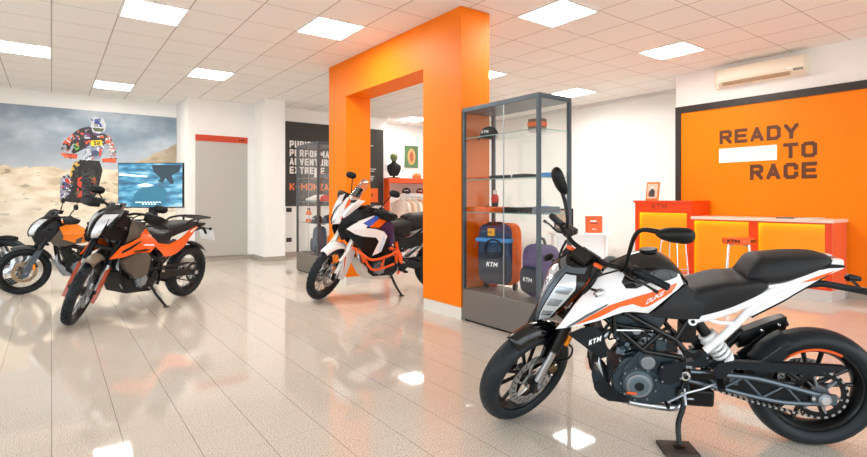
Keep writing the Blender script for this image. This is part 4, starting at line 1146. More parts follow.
        if style in 'ABC':
            mb = MB(); up = {'A': .13, 'B': .05, 'C': .20}[style]
            mb.tube([(1.08, sd*.22, 1.17), (1.06, sd*.25, 1.17+up*.5), (1.03, sd*.29, 1.17+up)], .0075, BLACK, seg=8)
            mi = B(mb, 'mirror', root, True)
            mb = MB(); c = Vector((1.02, sd*.325, 1.17+up+.035)); out = []
            for i in range(20):
                a = 2*PI*i/20; out.append((.075*math.copysign(abs(math.cos(a))**.8, math.cos(a)), .045*math.copysign(abs(math.sin(a))**.85, math.sin(a))))
            mb.loft([[c+Vector((dx, y*k, z*k+.12*y)) for y, z in out] for k, dx in ((.3, .03), (.8, .022), (1, .005), (.97, -.006))], BLACK)
            B(mb, 'mirror_shell', mi, True)
        if style in 'ABC':
            mb = MB(); mb.tube([(1.30, sd*.13, .98), (1.30, sd*.20, .98)], .008, BLACK, seg=8); mb.lathe([(1e-4, -.02), (.018, -.01), (.018, .02), (1e-4, .045)], (1.31, sd*.225, .98), BLACK, axis=(-1, 0, 0), seg=12)
            B(mb, 'indicator', root)
    mb = MB(); mb.tube([(1.08, .2, 1.16), (1.22, .14, 1.12), (1.25, .12, .95), (1.40, .13, .65), (1.48, .12, .45)], .007, BLACK, seg=6, sm=4); mb.tube([(1.08, -.2, 1.16), (1.22, -.1, 1.10), (1.2, -.08, .9)], .007, BLACK, seg=6, sm=4)
    B(mb, 'control_cables', root, True)
    return root
# ================================================================== THE ROOM
def room():
    F = floor_mat(); C = ceiling_mat(); G = granite_mat()
    struct(MB().bb((-5, -3.5, -.1), (10.2, 12.6, 0), F).build('floor'))
    struct(MB().bb((-5, -3.5, CEIL_Z), (10.2, 12.6, CEIL_Z+.1), C).build('ceiling'))
    mb = MB(); mb.bb((-5.2, 9.6, 0), (-5, 12.6, CEIL_Z), WHITE); mb.bb((-5.2, -3.5, 2.95), (-5, 9.6, CEIL_Z), WHITE); mb.bb((-5.2, -3.5, 0), (-5, 9.6, .12), WHITE)
    struct(mb.build('wall_left'))
    mb = MB()
    for y in (-3.5, -.9, 1.7, 4.3, 6.9, 9.5): mb.bb((-5.14, y, .12), (-5.04, y+.08, 2.95), DARKMET)
    mb.bb((-5.14, -3.5, 2.3), (-5.04, 9.6, 2.36), DARKMET)
    struct(mb.build('window_3'))
    mb = MB(); mb.bb((-5, 12.1, 0), (2.15, 12.6, CEIL_Z), WHITE); mb.bb((2.15, 11.05, 0), (3.45, 12.6, CEIL_Z), WHITE); mb.bb((3.45, 10.35, 0), (3.87, 12.6, CEIL_Z), WHITE)
    mb.bb((3.87, 11.05, 0), (6.75, 12.6, CEIL_Z), WHITE); mb.bb((6.75, 11.75, 0), (10.2, 12.6, CEIL_Z), WHITE)
    struct(mb.build('wall_back'))
    struct(MB().bb((8.15, -3.5, 0), (9.3, 4.376, CEIL_Z), WHITE).build('wall_right'))
    # far right: window band behind the blinds
    mb = MB(); mb.bb((9.3, 4.0, 0), (9.5, 11.75, .25), WHITE); mb.bb((9.3, 4.0, 3.0), (9.5, 11.75, CEIL_Z), WHITE)
    struct(mb.build('wall_far_right'))
    WF = mat('white_window_frame', '#e6e7e8', .4)
    mb = MB()
    for y in (4.45, 5.9, 7.35, 8.8, 10.25, 11.7): mb.bb((9.36, y-.035, .25), (9.44, y+.035, 3.0), WF)
    mb.bb((9.36, 4.4, .25), (9.44, 11.75, .32), WF); mb.bb((9.36, 4.4, 2.93), (9.44, 11.75, 3.0), WF)
    struct(mb.build('window_1'))
    # shop front behind the camera
    mb = MB()
    for x in (-5, -2.4, .2, 2.8, 5.4, 8.1): mb.bb((x, -3.5, 0), (x+.08, -3.42, CEIL_Z), DARKMET)
    mb.bb((-5, -3.5, 2.6), (8.15, -3.42, 2.7), DARKMET)
    struct(mb.build('window_2'))
    # skirting
    def sk(name, boxes):
        mb = MB()
        for lo, hi in boxes: mb.bb(lo, hi, G)
        struct(mb.build(name))
    sk('baseboard_back', [((-5, 12.085, 0), (2.15, 12.1, .09)), ((2.135, 11.035, 0), (2.15, 12.085, .09)), ((2.15, 11.035, 0), (3.45, 11.05, .09)), ((3.435, 10.335, 0), (3.45, 11.035, .09)), ((3.45, 10.335, 0), (3.885, 10.35, .09)), ((3.87, 10.35, 0), (3.885, 11.05, .09)), ((3.885, 11.035, 0), (6.75, 11.05, .09)), ((6.75, 11.735, 0), (9.3, 11.75, .09))])
    sk('baseboard_right', [((8.135, -3.5, 0), (8.15, 2.12, .11)), ((8.135, 4.75, 0), (8.15, 4.376, .11))][:1])

def blinds():
    m = bpy.data.materials.new('white_blind_fabric'); m.use_nodes = True
    nt = m.node_tree; b = nt.nodes['Principled BSDF']; out = nt.nodes['Material Output']
    b.inputs['Base Color'].default_value = hexc('#f0efec'); b.inputs['Roughness'].default_value = .8
    tl = N(nt, 'ShaderNodeBsdfTranslucent'); tl.inputs['Color'].default_value = hexc('#f4f2ee')
    mx = N(nt, 'ShaderNodeMixShader'); mx.inputs[0].default_value = .42
    nt.links.new(b.outputs[0], mx.inputs[1]); nt.links.new(tl.outputs[0], mx.inputs[2]); nt.links.new(mx.outputs[0], out.inputs['Surface'])
    t = thing('vertical_blinds', 'tall white vertical blinds covering the far right windows', 'blinds', (9.17, 8.0, 0))
    mb = MB(); y = 4.40; k = 0
    while y < 11.70:
        M = Matrix.Rotation(R_(14), 3, 'Z')
        mb.box((9.17-9.17+.0, y+.065-8.0, 1.66), (.004, .142, 3.10), m, M); y += .127; k += 1
    mb.build('slats', t)
    MB().bb((-.03, -3.62, 3.22), (.04, 3.72, 3.27), mat('blind_rail', '#d8d8d6', .4)).build('head_rail', t)

def ceiling_lights():
    LM = mat('lit_diffuser', '#fffdf8', .5, emit=LIGHT_E)
    FRM = mat('light_trim', '#f2f2f0', .5)
    spots = [((1, 9), 'long recessed light panel cut off by the top left corner of the picture'),
             ((-1, 13), 'recessed ceiling light panel cut off by the left edge of the picture'),
             ((1, 16), 'recessed ceiling light panel above the rally rider poster'),
             ((3, 13), 'recessed ceiling light panel in front of the grey perforated board'),
             ((4, 8), 'recessed ceiling light panel just left of the orange archway top'),
             ((7, 5), 'recessed ceiling light panel right of the orange archway, cut by the top edge'),
             ((9, 9), 'recessed ceiling light panel half hidden behind the near archway post'),
             ((13, 9), 'recessed ceiling light panel above the tall glass showcase, nearest the blinds'),
             ((11, 5), 'recessed ceiling light panel closest to the air conditioner'),
             ((12, 16), 'recessed ceiling light panel seen through the archway opening')]
    for (i, j), lab in spots:
        x0 = .588*i; y0 = .17+.64*j
        cx, cy = x0+.294, y0+.32
        t = thing('ceiling_light', lab, 'ceiling light', (cx, cy, CEIL_Z), 0, 'square ceiling light panels')
        mb = MB(); w, d = .294, .32
        for lo, hi in (((-w, -d, -.012), (w, -d+.02, 0)), ((-w, d-.02, -.012), (w, d, 0)), ((-w, -d+.02, -.012), (-w+.02, d-.02, 0)), ((w-.02, -d+.02, -.012), (w, d-.02, 0))): mb.bb(lo, hi, FRM)
        mb.build('light_frame', t)
        MB().bb((-w+.02, -d+.02, -.008), (w-.02, d-.02, -.001), LM).build('diffuser', t)

# ================================================================== BIG FIXTURES
def archway():
    t = thing('archway', 'big square orange archway standing in the middle of the showroom', 'archway', (3.62, 5.7, 0))
    X0, X1 = -.2, .2
    def q(y): return y-5.7
    z1 = CEIL_Z-.004
    pl = mat('archway_plinth_white', '#dcd8d0', .4)
    for n, a, b in (('near_post', 4.13, 4.81), ('far_post', 6.73, 7.30)):
        o = MB().bb((X0, q(a), .13), (X1, q(b), z1), ORANGE_WALL).build('post', t, label='square orange archway post')
        MB().bb((X0+.004, q(a)+.004, 0), (X1-.004, q(b)-.004, .13), pl).build('plinth', o, label='white post plinth')
    MB().bb((X0, q(4.81), 2.75), (X1, q(6.73), z1), ORANGE_WALL).build('crossbeam', t)

def mural():
    m = bpy.data.materials.new('desert_mural_print'); m.use_nodes = True
    nt = m.node_tree; b = nt.nodes['Principled BSDF']; b.inputs['Roughness'].default_value = .5
    tc = N(nt, 'ShaderNodeTexCoord'); sp = N(nt, 'ShaderNodeSeparateXYZ'); nt.links.new(tc.outputs['Object'], sp.inputs[0])
    def noise(sc, det=6, st=(1, 1, 1)):
        mp = N(nt, 'ShaderNodeMapping'); mp.inputs['Scale'].default_value = st; nt.links.new(tc.outputs['Object'], mp.inputs[0])
        n = N(nt, 'ShaderNodeTexNoise'); n.inputs['Scale'].default_value = sc; n.inputs['Detail'].default_value = det; nt.links.new(mp.outputs[0], n.inputs[0]); return n.outputs['Fac']
    def ramp(f, stops):
        r = N(nt, 'ShaderNodeValToRGB'); e = r.color_ramp.elements
        while len(e) < len(stops): e.new(.5)
        for k, (p, c) in enumerate(stops): e[k].position = p; e[k].color = hexc(c)
        nt.links.new(f, r.inputs[0]); return r.outputs[0]
    n1 = noise(1.3, 6, (1, 1, 1.6))
    sky = ramp(n1, [(.30, '#66798b'), (.5, '#8798a7'), (.68, '#b3bec7')])
    zt = mth(nt, 'SUBTRACT', sp.outputs[2], 1.6)
    skl = mixc(nt, mth(nt, 'MINIMUM', mth(nt, 'MAXIMUM', mth(nt, 'MULTIPLY', mth(nt, 'SUBTRACT', 2.55, sp.outputs[2]), 1.0), 0.0), .75), sky, hexc('#bfc5c8'))
    n2 = noise(2.6, 8, (1, 1, 2.2)); n3 = noise(4.2, 8, (1, 1, 2.8))
    sand = ramp(n2, [(.30, '#c4b091'), (.45, '#dccbaf'), (.62, '#efe4d0')])
    sand = mixc(nt, mth(nt, 'MULTIPLY', mth(nt, 'LESS_THAN', n3, .37), .5), sand, hexc('#6d5f4e'))
    # horizon height along the print
    hz = mth(nt, 'ADD', 1.85, mth(nt, 'MULTIPLY', mth(nt, 'MAXIMUM', 0.0, mth(nt, 'SUBTRACT', sp.outputs[0], 1.15)), .60))
    hz = mth(nt, 'ADD', hz, mth(nt, 'MULTIPLY', mth(nt, 'SUBTRACT', noise(5, 4), .5), .22))
    msk = mth(nt, 'LESS_THAN', sp.outputs[2], hz)
    # paler foreground sand and the brown hill to the right
    hill = mth(nt, 'MULTIPLY', mth(nt, 'MINIMUM', 1.0, mth(nt, 'MAXIMUM', 0.0, mth(nt, 'SUBTRACT', sp.outputs[0], 1.0))), mth(nt, 'GREATER_THAN', sp.outputs[2], 1.95))
    sand = mixc(nt, mth(nt, 'MULTIPLY', hill, .75), sand, hexc('#8f7d66'))
    low = mth(nt, 'MINIMUM', 1.0, mth(nt, 'MAXIMUM', 0.0, mth(nt, 'SUBTRACT', 1.35, sp.outputs[2])))
    sand = mixc(nt, mth(nt, 'MULTIPLY', low, .8), sand, hexc('#ece6da'))
    nt.links.new(mixc(nt, msk, skl, sand), b.inputs['Base Color'])
    Y = 12.088
    o = MB().bb((-2.6, Y, .25), (2.15-.01, 12.1, 2.99), m).build('wall_mural')
    tag(o, 'huge desert photo print of a rally rider jumping, filling the left wall', 'poster')
    # printed rider, flat shapes on the print
    D = {'body': '#23211f', 'wheel': '#3a3d42', 'guardL': '#d9492a', 'guardR': '#d9492a', 'yellowline': '#d8b24c', 'boot': '#9fa5b2', 'boot2': '#4a5f92', 'torso': '#2a2623', 'chest': '#6a2f6b', 'green': '#6fbf5a',
         'armL': '#2d2826', 'armLo': '#e0552c', 'armR': '#8e8689', 'armRo': '#e0552c', 'fairing': '#8793a6', 'lamp': '#3d4d6a', 'plate': '#f2d21c', 'gloveL': '#e2552b', 'gloveR': '#e2552b', 'helmet': '#c2c6cc', 'helmblue': '#3d4f8c', 'goggles': '#4f5a3c'}
    G = {
 'helmet': [(0.625, 2.821), (0.66, 2.862), (0.727, 2.879), (0.79, 2.868), (0.831, 2.840), (0.873, 2.720), (0.848, 2.614), (0.762, 2.546), (0.659, 2.559), (0.618, 2.678)],
 'helmblue': [(0.676, 2.825), (0.779, 2.847), (0.796, 2.693), (0.676, 2.682)],
 'goggles': [(0.642, 2.659), (0.838, 2.655), (0.814, 2.587), (0.676, 2.593)],
 'torso': [(0.440, 2.622), (0.591, 2.675), (0.659, 2.559), (0.848, 2.553), (0.918, 2.496), (0.883, 2.369), (0.814, 2.324), (0.625, 2.332), (0.524, 2.245), (0.325, 2.113), (0.358, 2.375)],
 'chest': [(0.490, 2.546), (0.608, 2.534), (0.625, 2.393), (0.507, 2.345)],
 'green': [(0.351, 2.315), (0.424, 2.348), (0.430, 2.219), (0.351, 2.195)],
 'armL': [(0.440, 2.622), (0.325, 2.513), (0.179, 2.344), (0.147, 2.203), (0.260, 2.170), (0.325, 2.313), (0.457, 2.422)],
 'armLo': [(0.325, 2.513), (0.179, 2.344), (0.243, 2.308), (0.374, 2.437)],
 'armR': [(0.901, 2.536), (1.014, 2.336), (1.042, 2.129), (0.954, 2.104), (0.918, 2.289), (0.838, 2.408)],
 'armRo': [(0.908, 2.516), (0.971, 2.416), (0.918, 2.351), (0.848, 2.408)],
 'gloveL': [(0.131, 2.143), (0.407, 2.118), (0.391, 2.036), (0.227, 2.049)],
 'gloveR': [(0.796, 2.055), (1.042, 2.088), (1.035, 1.983), (0.814, 1.994)],
 'plate': [(0.618, 2.401), (0.796, 2.425), (0.814, 2.324), (0.625, 2.292)],
 'fairing': [(0.540, 2.246), (0.625, 2.304), (0.814, 2.324), (0.838, 2.201), (0.762, 2.041), (0.484, 2.012)],
 'lamp': [(0.625, 2.190), (0.686, 2.226), (0.748, 2.188), (0.741, 2.106), (0.642, 2.101)],
 'body': [(0.358, 1.975), (0.524, 2.022), (0.762, 2.013), (0.814, 1.830), (0.727, 1.376), (0.625, 1.193), (0.325, 1.194), (0.195, 1.214), (0.292, 1.653)],
 'wheel': [(0.474, 1.818), (0.676, 1.825), (0.686, 1.376), (0.659, 1.172), (0.474, 1.173)],
 'guardL': [(0.407, 1.656), (0.474, 1.697), (0.474, 1.294), (0.391, 1.294)],
 'guardR': [(0.625, 1.701), (0.700, 1.662), (0.686, 1.376), (0.618, 1.376)],
 'yellowline': [(0.325, 1.933), (0.457, 2.019), (0.484, 1.980), (0.358, 1.815), (0.292, 1.653), (0.276, 1.692)],
 'boot': [(0.131, 1.649), (0.260, 1.752), (0.331, 1.574), (0.276, 1.353), (0.131, 1.254)],
 'boot2': [(0.163, 1.571), (0.260, 1.652), (0.276, 1.493), (0.179, 1.412)]}
    mb = MB(); lift = .001
    for k in ('body', 'yellowline', 'wheel', 'guardL', 'guardR', 'boot', 'boot2', 'torso', 'chest', 'green', 'armL', 'armLo', 'armR', 'armRo', 'fairing', 'lamp', 'plate', 'gloveL', 'gloveR', 'helmet', 'helmblue', 'goggles'):
        mm = mat('print_'+k.lower(), D[k], .5, var=.25, vscale=14)
        mb.add([(x, Y-lift, z) for x, z in G[k]], [tuple(range(len(G[k])))], mm); lift += .0004
    W_ = mat('print_white', '#bdbfc4', .5); K_ = mat('print_black', '#17171a', .5); R2 = mat('print_red', '#cf3d22', .5)
    def pq(pts, mm):
        nonlocal lift
        mb.add([(x, Y-lift, z) for x, z in pts], [tuple(range(len(pts)))], mm); lift += .0004
    for p in ([(.30, 2.48), (.36, 2.42), (.345, 2.40), (.285, 2.46)], [(.24, 2.40), (.30, 2.35), (.285, 2.33), (.225, 2.38)], [(.95, 2.26), (1.02, 2.27), (1.02, 2.24), (.95, 2.23)], [(.52, 2.46), (.60, 2.47), (.60, 2.44), (.52, 2.43)], [(.72, 2.50), (.82, 2.52), (.82, 2.49), (.72, 2.47)], [(.55, 2.20), (.61, 2.24), (.60, 2.12), (.54, 2.10)]): pq(p, W_)
    for i in range(7): pq([(.50, 1.28+.07*i), (.58, 1.31+.07*i), (.65, 1.28+.07*i), (.65, 1.26+.07*i), (.58, 1.29+.07*i), (.50, 1.26+.07*i)], K_)
    pq([(.20, 1.62), (.25, 1.66), (.29, 1.58), (.25, 1.55)], R2); pq([(.76, 2.22), (.80, 2.26), (.79, 2.12), (.75, 2.10)], R2)
    rr = random.Random(5)
    def patch(key, cols, n, sz):
        pg = G[key]; xs = [p[0] for p in pg]; zs = [p[1] for p in pg]; k = 0
        while k < n:
            x, z = rr.uniform(min(xs), max(xs)), rr.uniform(min(zs), max(zs)); r = False; j = len(pg)-1
            for i in range(len(pg)):
                if (pg[i][1] > z) != (pg[j][1] > z) and x < (pg[j][0]-pg[i][0])*(z-pg[i][1])/(pg[j][1]-pg[i][1])+pg[i][0]: r = not r
                j = i
            if not r: continue
            k += 1; a = rr.uniform(0, PI); w, h = rr.uniform(.4, 1)*sz, rr.uniform(.2, .5)*sz; c = rr.choice(cols)
            q = [(x+w*ca*math.cos(a)-h*sa*math.sin(a), z+w*ca*math.sin(a)+h*sa*math.cos(a)) for ca, sa in ((-1, -1), (1, -1), (1.2, .8), (-.7, 1))]
            mb.add([(x_, Y-.0102-.00005*k, z_) for x_, z_ in q], [tuple(range(4))], mat('print_patch_'+c[1:], c, .5, var=.3, vscale=20))
    patch('torso', ['#151314', '#3a2230', '#8a8b92', '#d9562c', '#51306a', '#201c1a', '#0f0f10'], 46, .045)
    patch('armL', ['#151314', '#d9562c', '#9a9ba0', '#2a2523'], 22, .035); patch('armR', ['#d9d6d8', '#d9562c', '#4d4a55', '#c9b7b0'], 22, .035)
    patch('body', ['#0f0f10', '#2b2a2c', '#171616', '#3b3a3e', '#6b5a3a'], 60, .055); patch('boot', ['#e6e8ee', '#3f5590', '#b5432e', '#2b2b30', '#c3c7d0'], 34, .035)
    patch('fairing', ['#c4ccd8', '#5d6a80', '#e9ebee', '#3a4458', '#d9562c'], 30, .035); patch('helmet', ['#e4e6ea', '#2f4388', '#e2c23a', '#9a9da6', '#f4f4f4'], 20, .03)
    patch('wheel', ['#0f0f10', '#55585e', '#2a2c30'], 24, .04); patch('gloveL', ['#c94a22', '#f07a40', '#7a2a14'], 10, .03); patch('gloveR', ['#c94a22', '#f07a40', '#7a2a14'], 10, .03)
    lift = .0125
    pq(G['plate'], mat('print_plate', '#f2d21c', .5)); pq(G['goggles'], mat('print_goggles', '#4f5a3c', .5)); pq(G['lamp'], mat('print_lamp', '#3d4d6a', .5))
    mb.text('52', lambda x, y: (.665+x, Y-lift-.0005, 2.318+y), .075, K_, t=.22, wd=.6)
    for v in range(len(mb.v)): mb.v[v] = (mb.v[v][0], max(mb.v[v][1], Y-.02), mb.v[v][2])
    r = mb.build('rider_print', o, label='printed rally rider on a jumping motorcycle')

def tv():
    a = Vector((.851, 9.579, 0)); b = Vector((1.682, 8.962, 0)); c = (a+b)/2; d = (b-a).normalized(); rz = math.atan2(d.y, d.x)
    t = thing('television', 'flat screen television on a floor stand showing a blue motorcycle video', 'television', (c.x, c.y, 0), rz)
    w = .5175; z0, z1 = 1.118, 1.838
    MB().bb((-w, 0, z0), (w, .05, z1), BLACK_G).build('housing', t, bevel=.004)
    m = bpy.data.materials.new('video_screen'); m.use_nodes = True
    nt = m.node_tree; bs = nt.nodes['Principled BSDF']; tc = N(nt, 'ShaderNodeTexCoord'); sp = N(nt, 'ShaderNodeSeparateXYZ'); nt.links.new(tc.outputs['Object'], sp.inputs[0])
    n = N(nt, 'ShaderNodeTexNoise'); n.inputs['Scale'].default_value = 3.2; mp = N(nt, 'ShaderNodeMapping'); mp.inputs['Scale'].default_value = (1, 1, 3.4)
    nt.links.new(tc.outputs['Object'], mp.inputs[0]); nt.links.new(mp.outputs[0], n.inputs[0])
    r = N(nt, 'ShaderNodeValToRGB'); e = r.color_ramp.elements; e.new(.5); e.new(.6)
    for k, (p, cc) in enumerate(((.32, '#0f4a66'), (.46, '#2580a8'), (.56, '#5ab2d2'), (.68, '#b4dcea'))): e[k].position = p; e[k].color = hexc(cc)
    nt.links.new(n.outputs['Fac'], r.inputs[0])
    nt.links.new(r.outputs[0], bs.inputs['Emission Color']); bs.inputs['Emission Strength'].default_value = .75; bs.inputs['Base Color'].default_value = (0.01, .02, .03, 1); bs.inputs['Roughness'].default_value = .12
    sc = MB().bb((-w+.012, -.003, z0+.02), (w-.012, .001, z1-.012), m).build('screen', t)
    S1 = mat('video_dark', '#0a2532', .3, emit=.5); S2 = mat('video_light', '#d9f1f6', .3, emit=.9); S3 = mat('video_teal', '#165a72', .3, emit=.7)
    mb = MB()
    def pq(p, mm, l): mb.add([(x, -.0035-l, z) for x, z in p], [tuple(range(len(p)))], mm)
    zc = lambda z: z0+z*(z1-z0)
    pq([(-.30, zc(.02)), (-.26, zc(.30)), (-.16, zc(.44)), (.08, zc(.50)), (.20, zc(.44)), (.26, zc(.40)), (.24, zc(.10)), (.14, zc(.02))], S3, .0)
    pq([(.02, zc(.95)), (.05, zc(.80)), (.16, zc(.66)), (.12, zc(.58)), (.2, zc(.55)), (.24, zc(.66)), (.33, zc(.52)), (.38, zc(.55)), (.34, zc(.72)), (.46, zc(.80)), (.50, zc(.95))], S1, .0005)
    pq([(-.22, zc(.50)), (-.08, zc(.55)), (.06, zc(.50)), (-.06, zc(.46))], S2, .001)
    pq([(-.5, zc(.72)), (-.05, zc(.68)), (-.05, zc(.71)), (-.5, zc(.76))], S2, .0008)
    for i in range(9): pq([(-.235+.046*i, zc(.115)), (-.20+.046*i, zc(.115)), (-.20+.046*i, zc(.135)), (-.235+.046*i, zc(.135))], S2, .002)
    for i in range(5): pq([(-.13+.046*i, zc(.075)), (-.10+.046*i, zc(.075)), (-.10+.046*i, zc(.095)), (-.13+.046*i, zc(.095))], S2, .002)
    mb.build('video_picture', sc)
    MB().bb((-.06, .05, .02), (.06, .11, 1.5), BLACK).build('stand_post', t, bevel=.004)
    MB().bb((-.35, -.16, 0), (.35, .30, .02), BLACK).build('stand_base', t, bevel=.004)

def perforated_board():
    m = bpy.data.materials.new('grey_perforated_board'); m.use_nodes = True
    nt = m.node_tree; b = nt.nodes['Principled BSDF']; b.inputs['Roughness'].default_value = .55
    tc = N(nt, 'ShaderNodeTexCoord'); v = N(nt, 'ShaderNodeTexVoronoi'); v.inputs['Scale'].default_value = 4.2; v.inputs['Randomness'].default_value = .15; nt.links.new(tc.outputs['Object'], v.inputs[0])
    nt.links.new(mixc(nt, mth(nt, 'LESS_THAN', v.outputs['Distance'], .06), hexc('#b3b0ab'), hexc('#e9e7e2')), b.inputs['Base Color'])
    t = thing('display_board', 'tall grey perforated display board with an orange red top strip', 'display board', (2.8, 11.02, 0))
    MB().bb((-.505, -.01, .10), (.505, .025, 2.42), m).build('board_panel', t, bevel=.003)
    mb = MB().bb((-.505, -.022, 2.42), (.505, .025, 2.545), mat('red_strip', '#c8401c', .4)); mb.text('KTM', lambda x, y: (.32+x, -.0235, 2.455+y), .045, BLACK, slant=.2)
    mb.build('top_strip', t)

def slogan_poster():
    t = thing('slogan_poster', 'dark poster with white slogan lettering behind the far showcase', 'poster', (5.38, 11.05, 0))
    MB().bb((4.13-5.38, -.02, 1.10), (6.63-5.38, -.002, 2.975), mat('charcoal_poster', '#33302d', .5)).build('poster_sheet', t)
    W_ = mat('poster_white_ink', '#eceae6', .5); O_ = mat('poster_orange_ink', '#ee7a2c', .5)
    z = 2.40
    for s in ('PURITY', 'PERFORMANCE', 'ADVENTURE', 'EXTREME'):
        mb = MB(); mb.text(s, lambda x, y, z=z: (4.225-5.38+x, -.022, z+y), .155, W_, t=.22, wd=.62, gap=.13); z -= .192; mb.build('slogan_line', t)
    mb = MB(); mb.text('K-MONZA', lambda x, y: (4.225-5.38+x, -.022, 1.455+y), .155, O_, t=.2, wd=.72, gap=.12)
    mb.build('slogan_line', t, label='orange slogan line')
    for zz, w in ((2.55, .12), (1.98, .20), (1.93, .16), (1.80, .15), (1.76, .13), (1.72, .10)): MB().bb((6.22-5.38, -.0225, zz), (6.22-5.38+w, -.021, zz+.025), mat('poster_grey_ink', '#b9b6b0', .5)).build('small_print', t)

def wall_sockets():
    for z, lab in ((1.018, 'black wall socket at waist height below the dark poster'), (.357, 'black wall socket near the floor below the dark poster')):
        t = thing('wall_socket', lab, 'socket', (4.215, 11.05, z), 0, 'black wall sockets')
        MB().bb((-.062, -.012, -.045), (.062, -.001, .045), BLACK).build('cover_plate', t, bevel=.004)
        for x in (-.03, 0, .03): MB().bb((x-.01, -.015, -.025), (x+.01, -.0125, .025), mat('socket_insert', '#4a4b4d', .4)).build('socket_insert', t)

def race_sign():
    t = thing('wall_sign', 'huge orange wall sign in a black frame with brown slogan lettering', 'sign', (8.15, 2.6, 0))
    y0, y1, z0, z1 = .30-2.6, 4.370-2.6, .16, 2.741
    FRB = mat('black_sign_frame', '#2b2623', .5)
    SO = mat('orange_sign_face', '#f48200', .5, spec=.22, var=.02, vscale=2)
    MB().bb((-.014, y0, z0), (-.002, y1-.09, z1-.105), SO).build('sign_face', t)
    mb = MB(); mb.bb((-.03, y0-.09, z1-.105), (-.001, y1, z1), FRB); mb.bb((-.03, y1-.09, .0), (-.001, y1, z1-.105), FRB); mb.bb((-.03, y0-.09, .0), (-.001, y0, z1-.105), FRB)
    mb.build('sign_frame', t)
    IN = mat('brown_sign_ink', '#5b2f0d', .5)
    mp = lambda ya, za: (lambda x, y: (-.0165, ya-2.6-x, za+y))
    def line(s, ya, yb, za, zb):
        h = zb-za; t_ = .235; gap = .17
        n = len(s); ni = s.count('I'); wd = ((ya-yb)/h-gap*(n-1))/n
        MB().text(s, mp(ya, za), h, IN, t=t_, wd=wd, gap=gap).build('slogan_line', t)
    line('READY', 3.687, 2.655, 2.085, 2.293); line('TO', 2.842, 2.447, 1.818, 2.03); line('RACE', 3.265, 2.447, 1.535, 1.757)
    MB().bb((-.0165, 2.918-2.6, 1.806), (-.0142, 3.694-2.6, 2.02), mat('white_sign_block', '#f4f2ec', .5)).build('white_block', t)

def air_conditioner():
    t = thing('air_conditioner', 'long cream wall air conditioner above the orange sign', 'air conditioner', (8.15, 3.09, 2.93))
    CR = mat('cream_plastic', '#efe6d4', .4); CD = mat('cream_louvre', '#c9a97e', .5)  # louvre gets a darker cream than the housing
    L = .56
    prof = [(0, 0), (-.13, 0), (-.19, .045), (-.205, .10), (-.20, .20), (-.17, .255), (0, .265)]
    MB().prism(prof, -L, L, CR, 'xz').map(lambda p: Vector((p.x, p.y, p.z))).build('housing', t, bevel=.01)
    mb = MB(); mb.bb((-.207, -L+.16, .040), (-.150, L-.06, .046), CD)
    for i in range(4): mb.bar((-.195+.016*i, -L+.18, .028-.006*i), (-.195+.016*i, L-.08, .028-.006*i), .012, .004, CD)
    mb.build('louvre', t)
    mb = MB(); mb.bb((-.2075, -L+.02, .045), (-.19, -L+.13, .075), mat('ac_grey', '#9a958c', .4)); mb.bb((-.2065, -L+.15, .08), (-.2, -L+.20, .09), mat('ac_display', '#e8f0ea', .3, emit=.4)); mb.build('display_strip', t)
    MB().tube([(-.05, L+.06, .26), (-.05, L+.06, .03), (-.05, L+.03, .01), (-.05, L, .05)], .028, CR, seg=10, sm=2).build('pipe_cover', t)

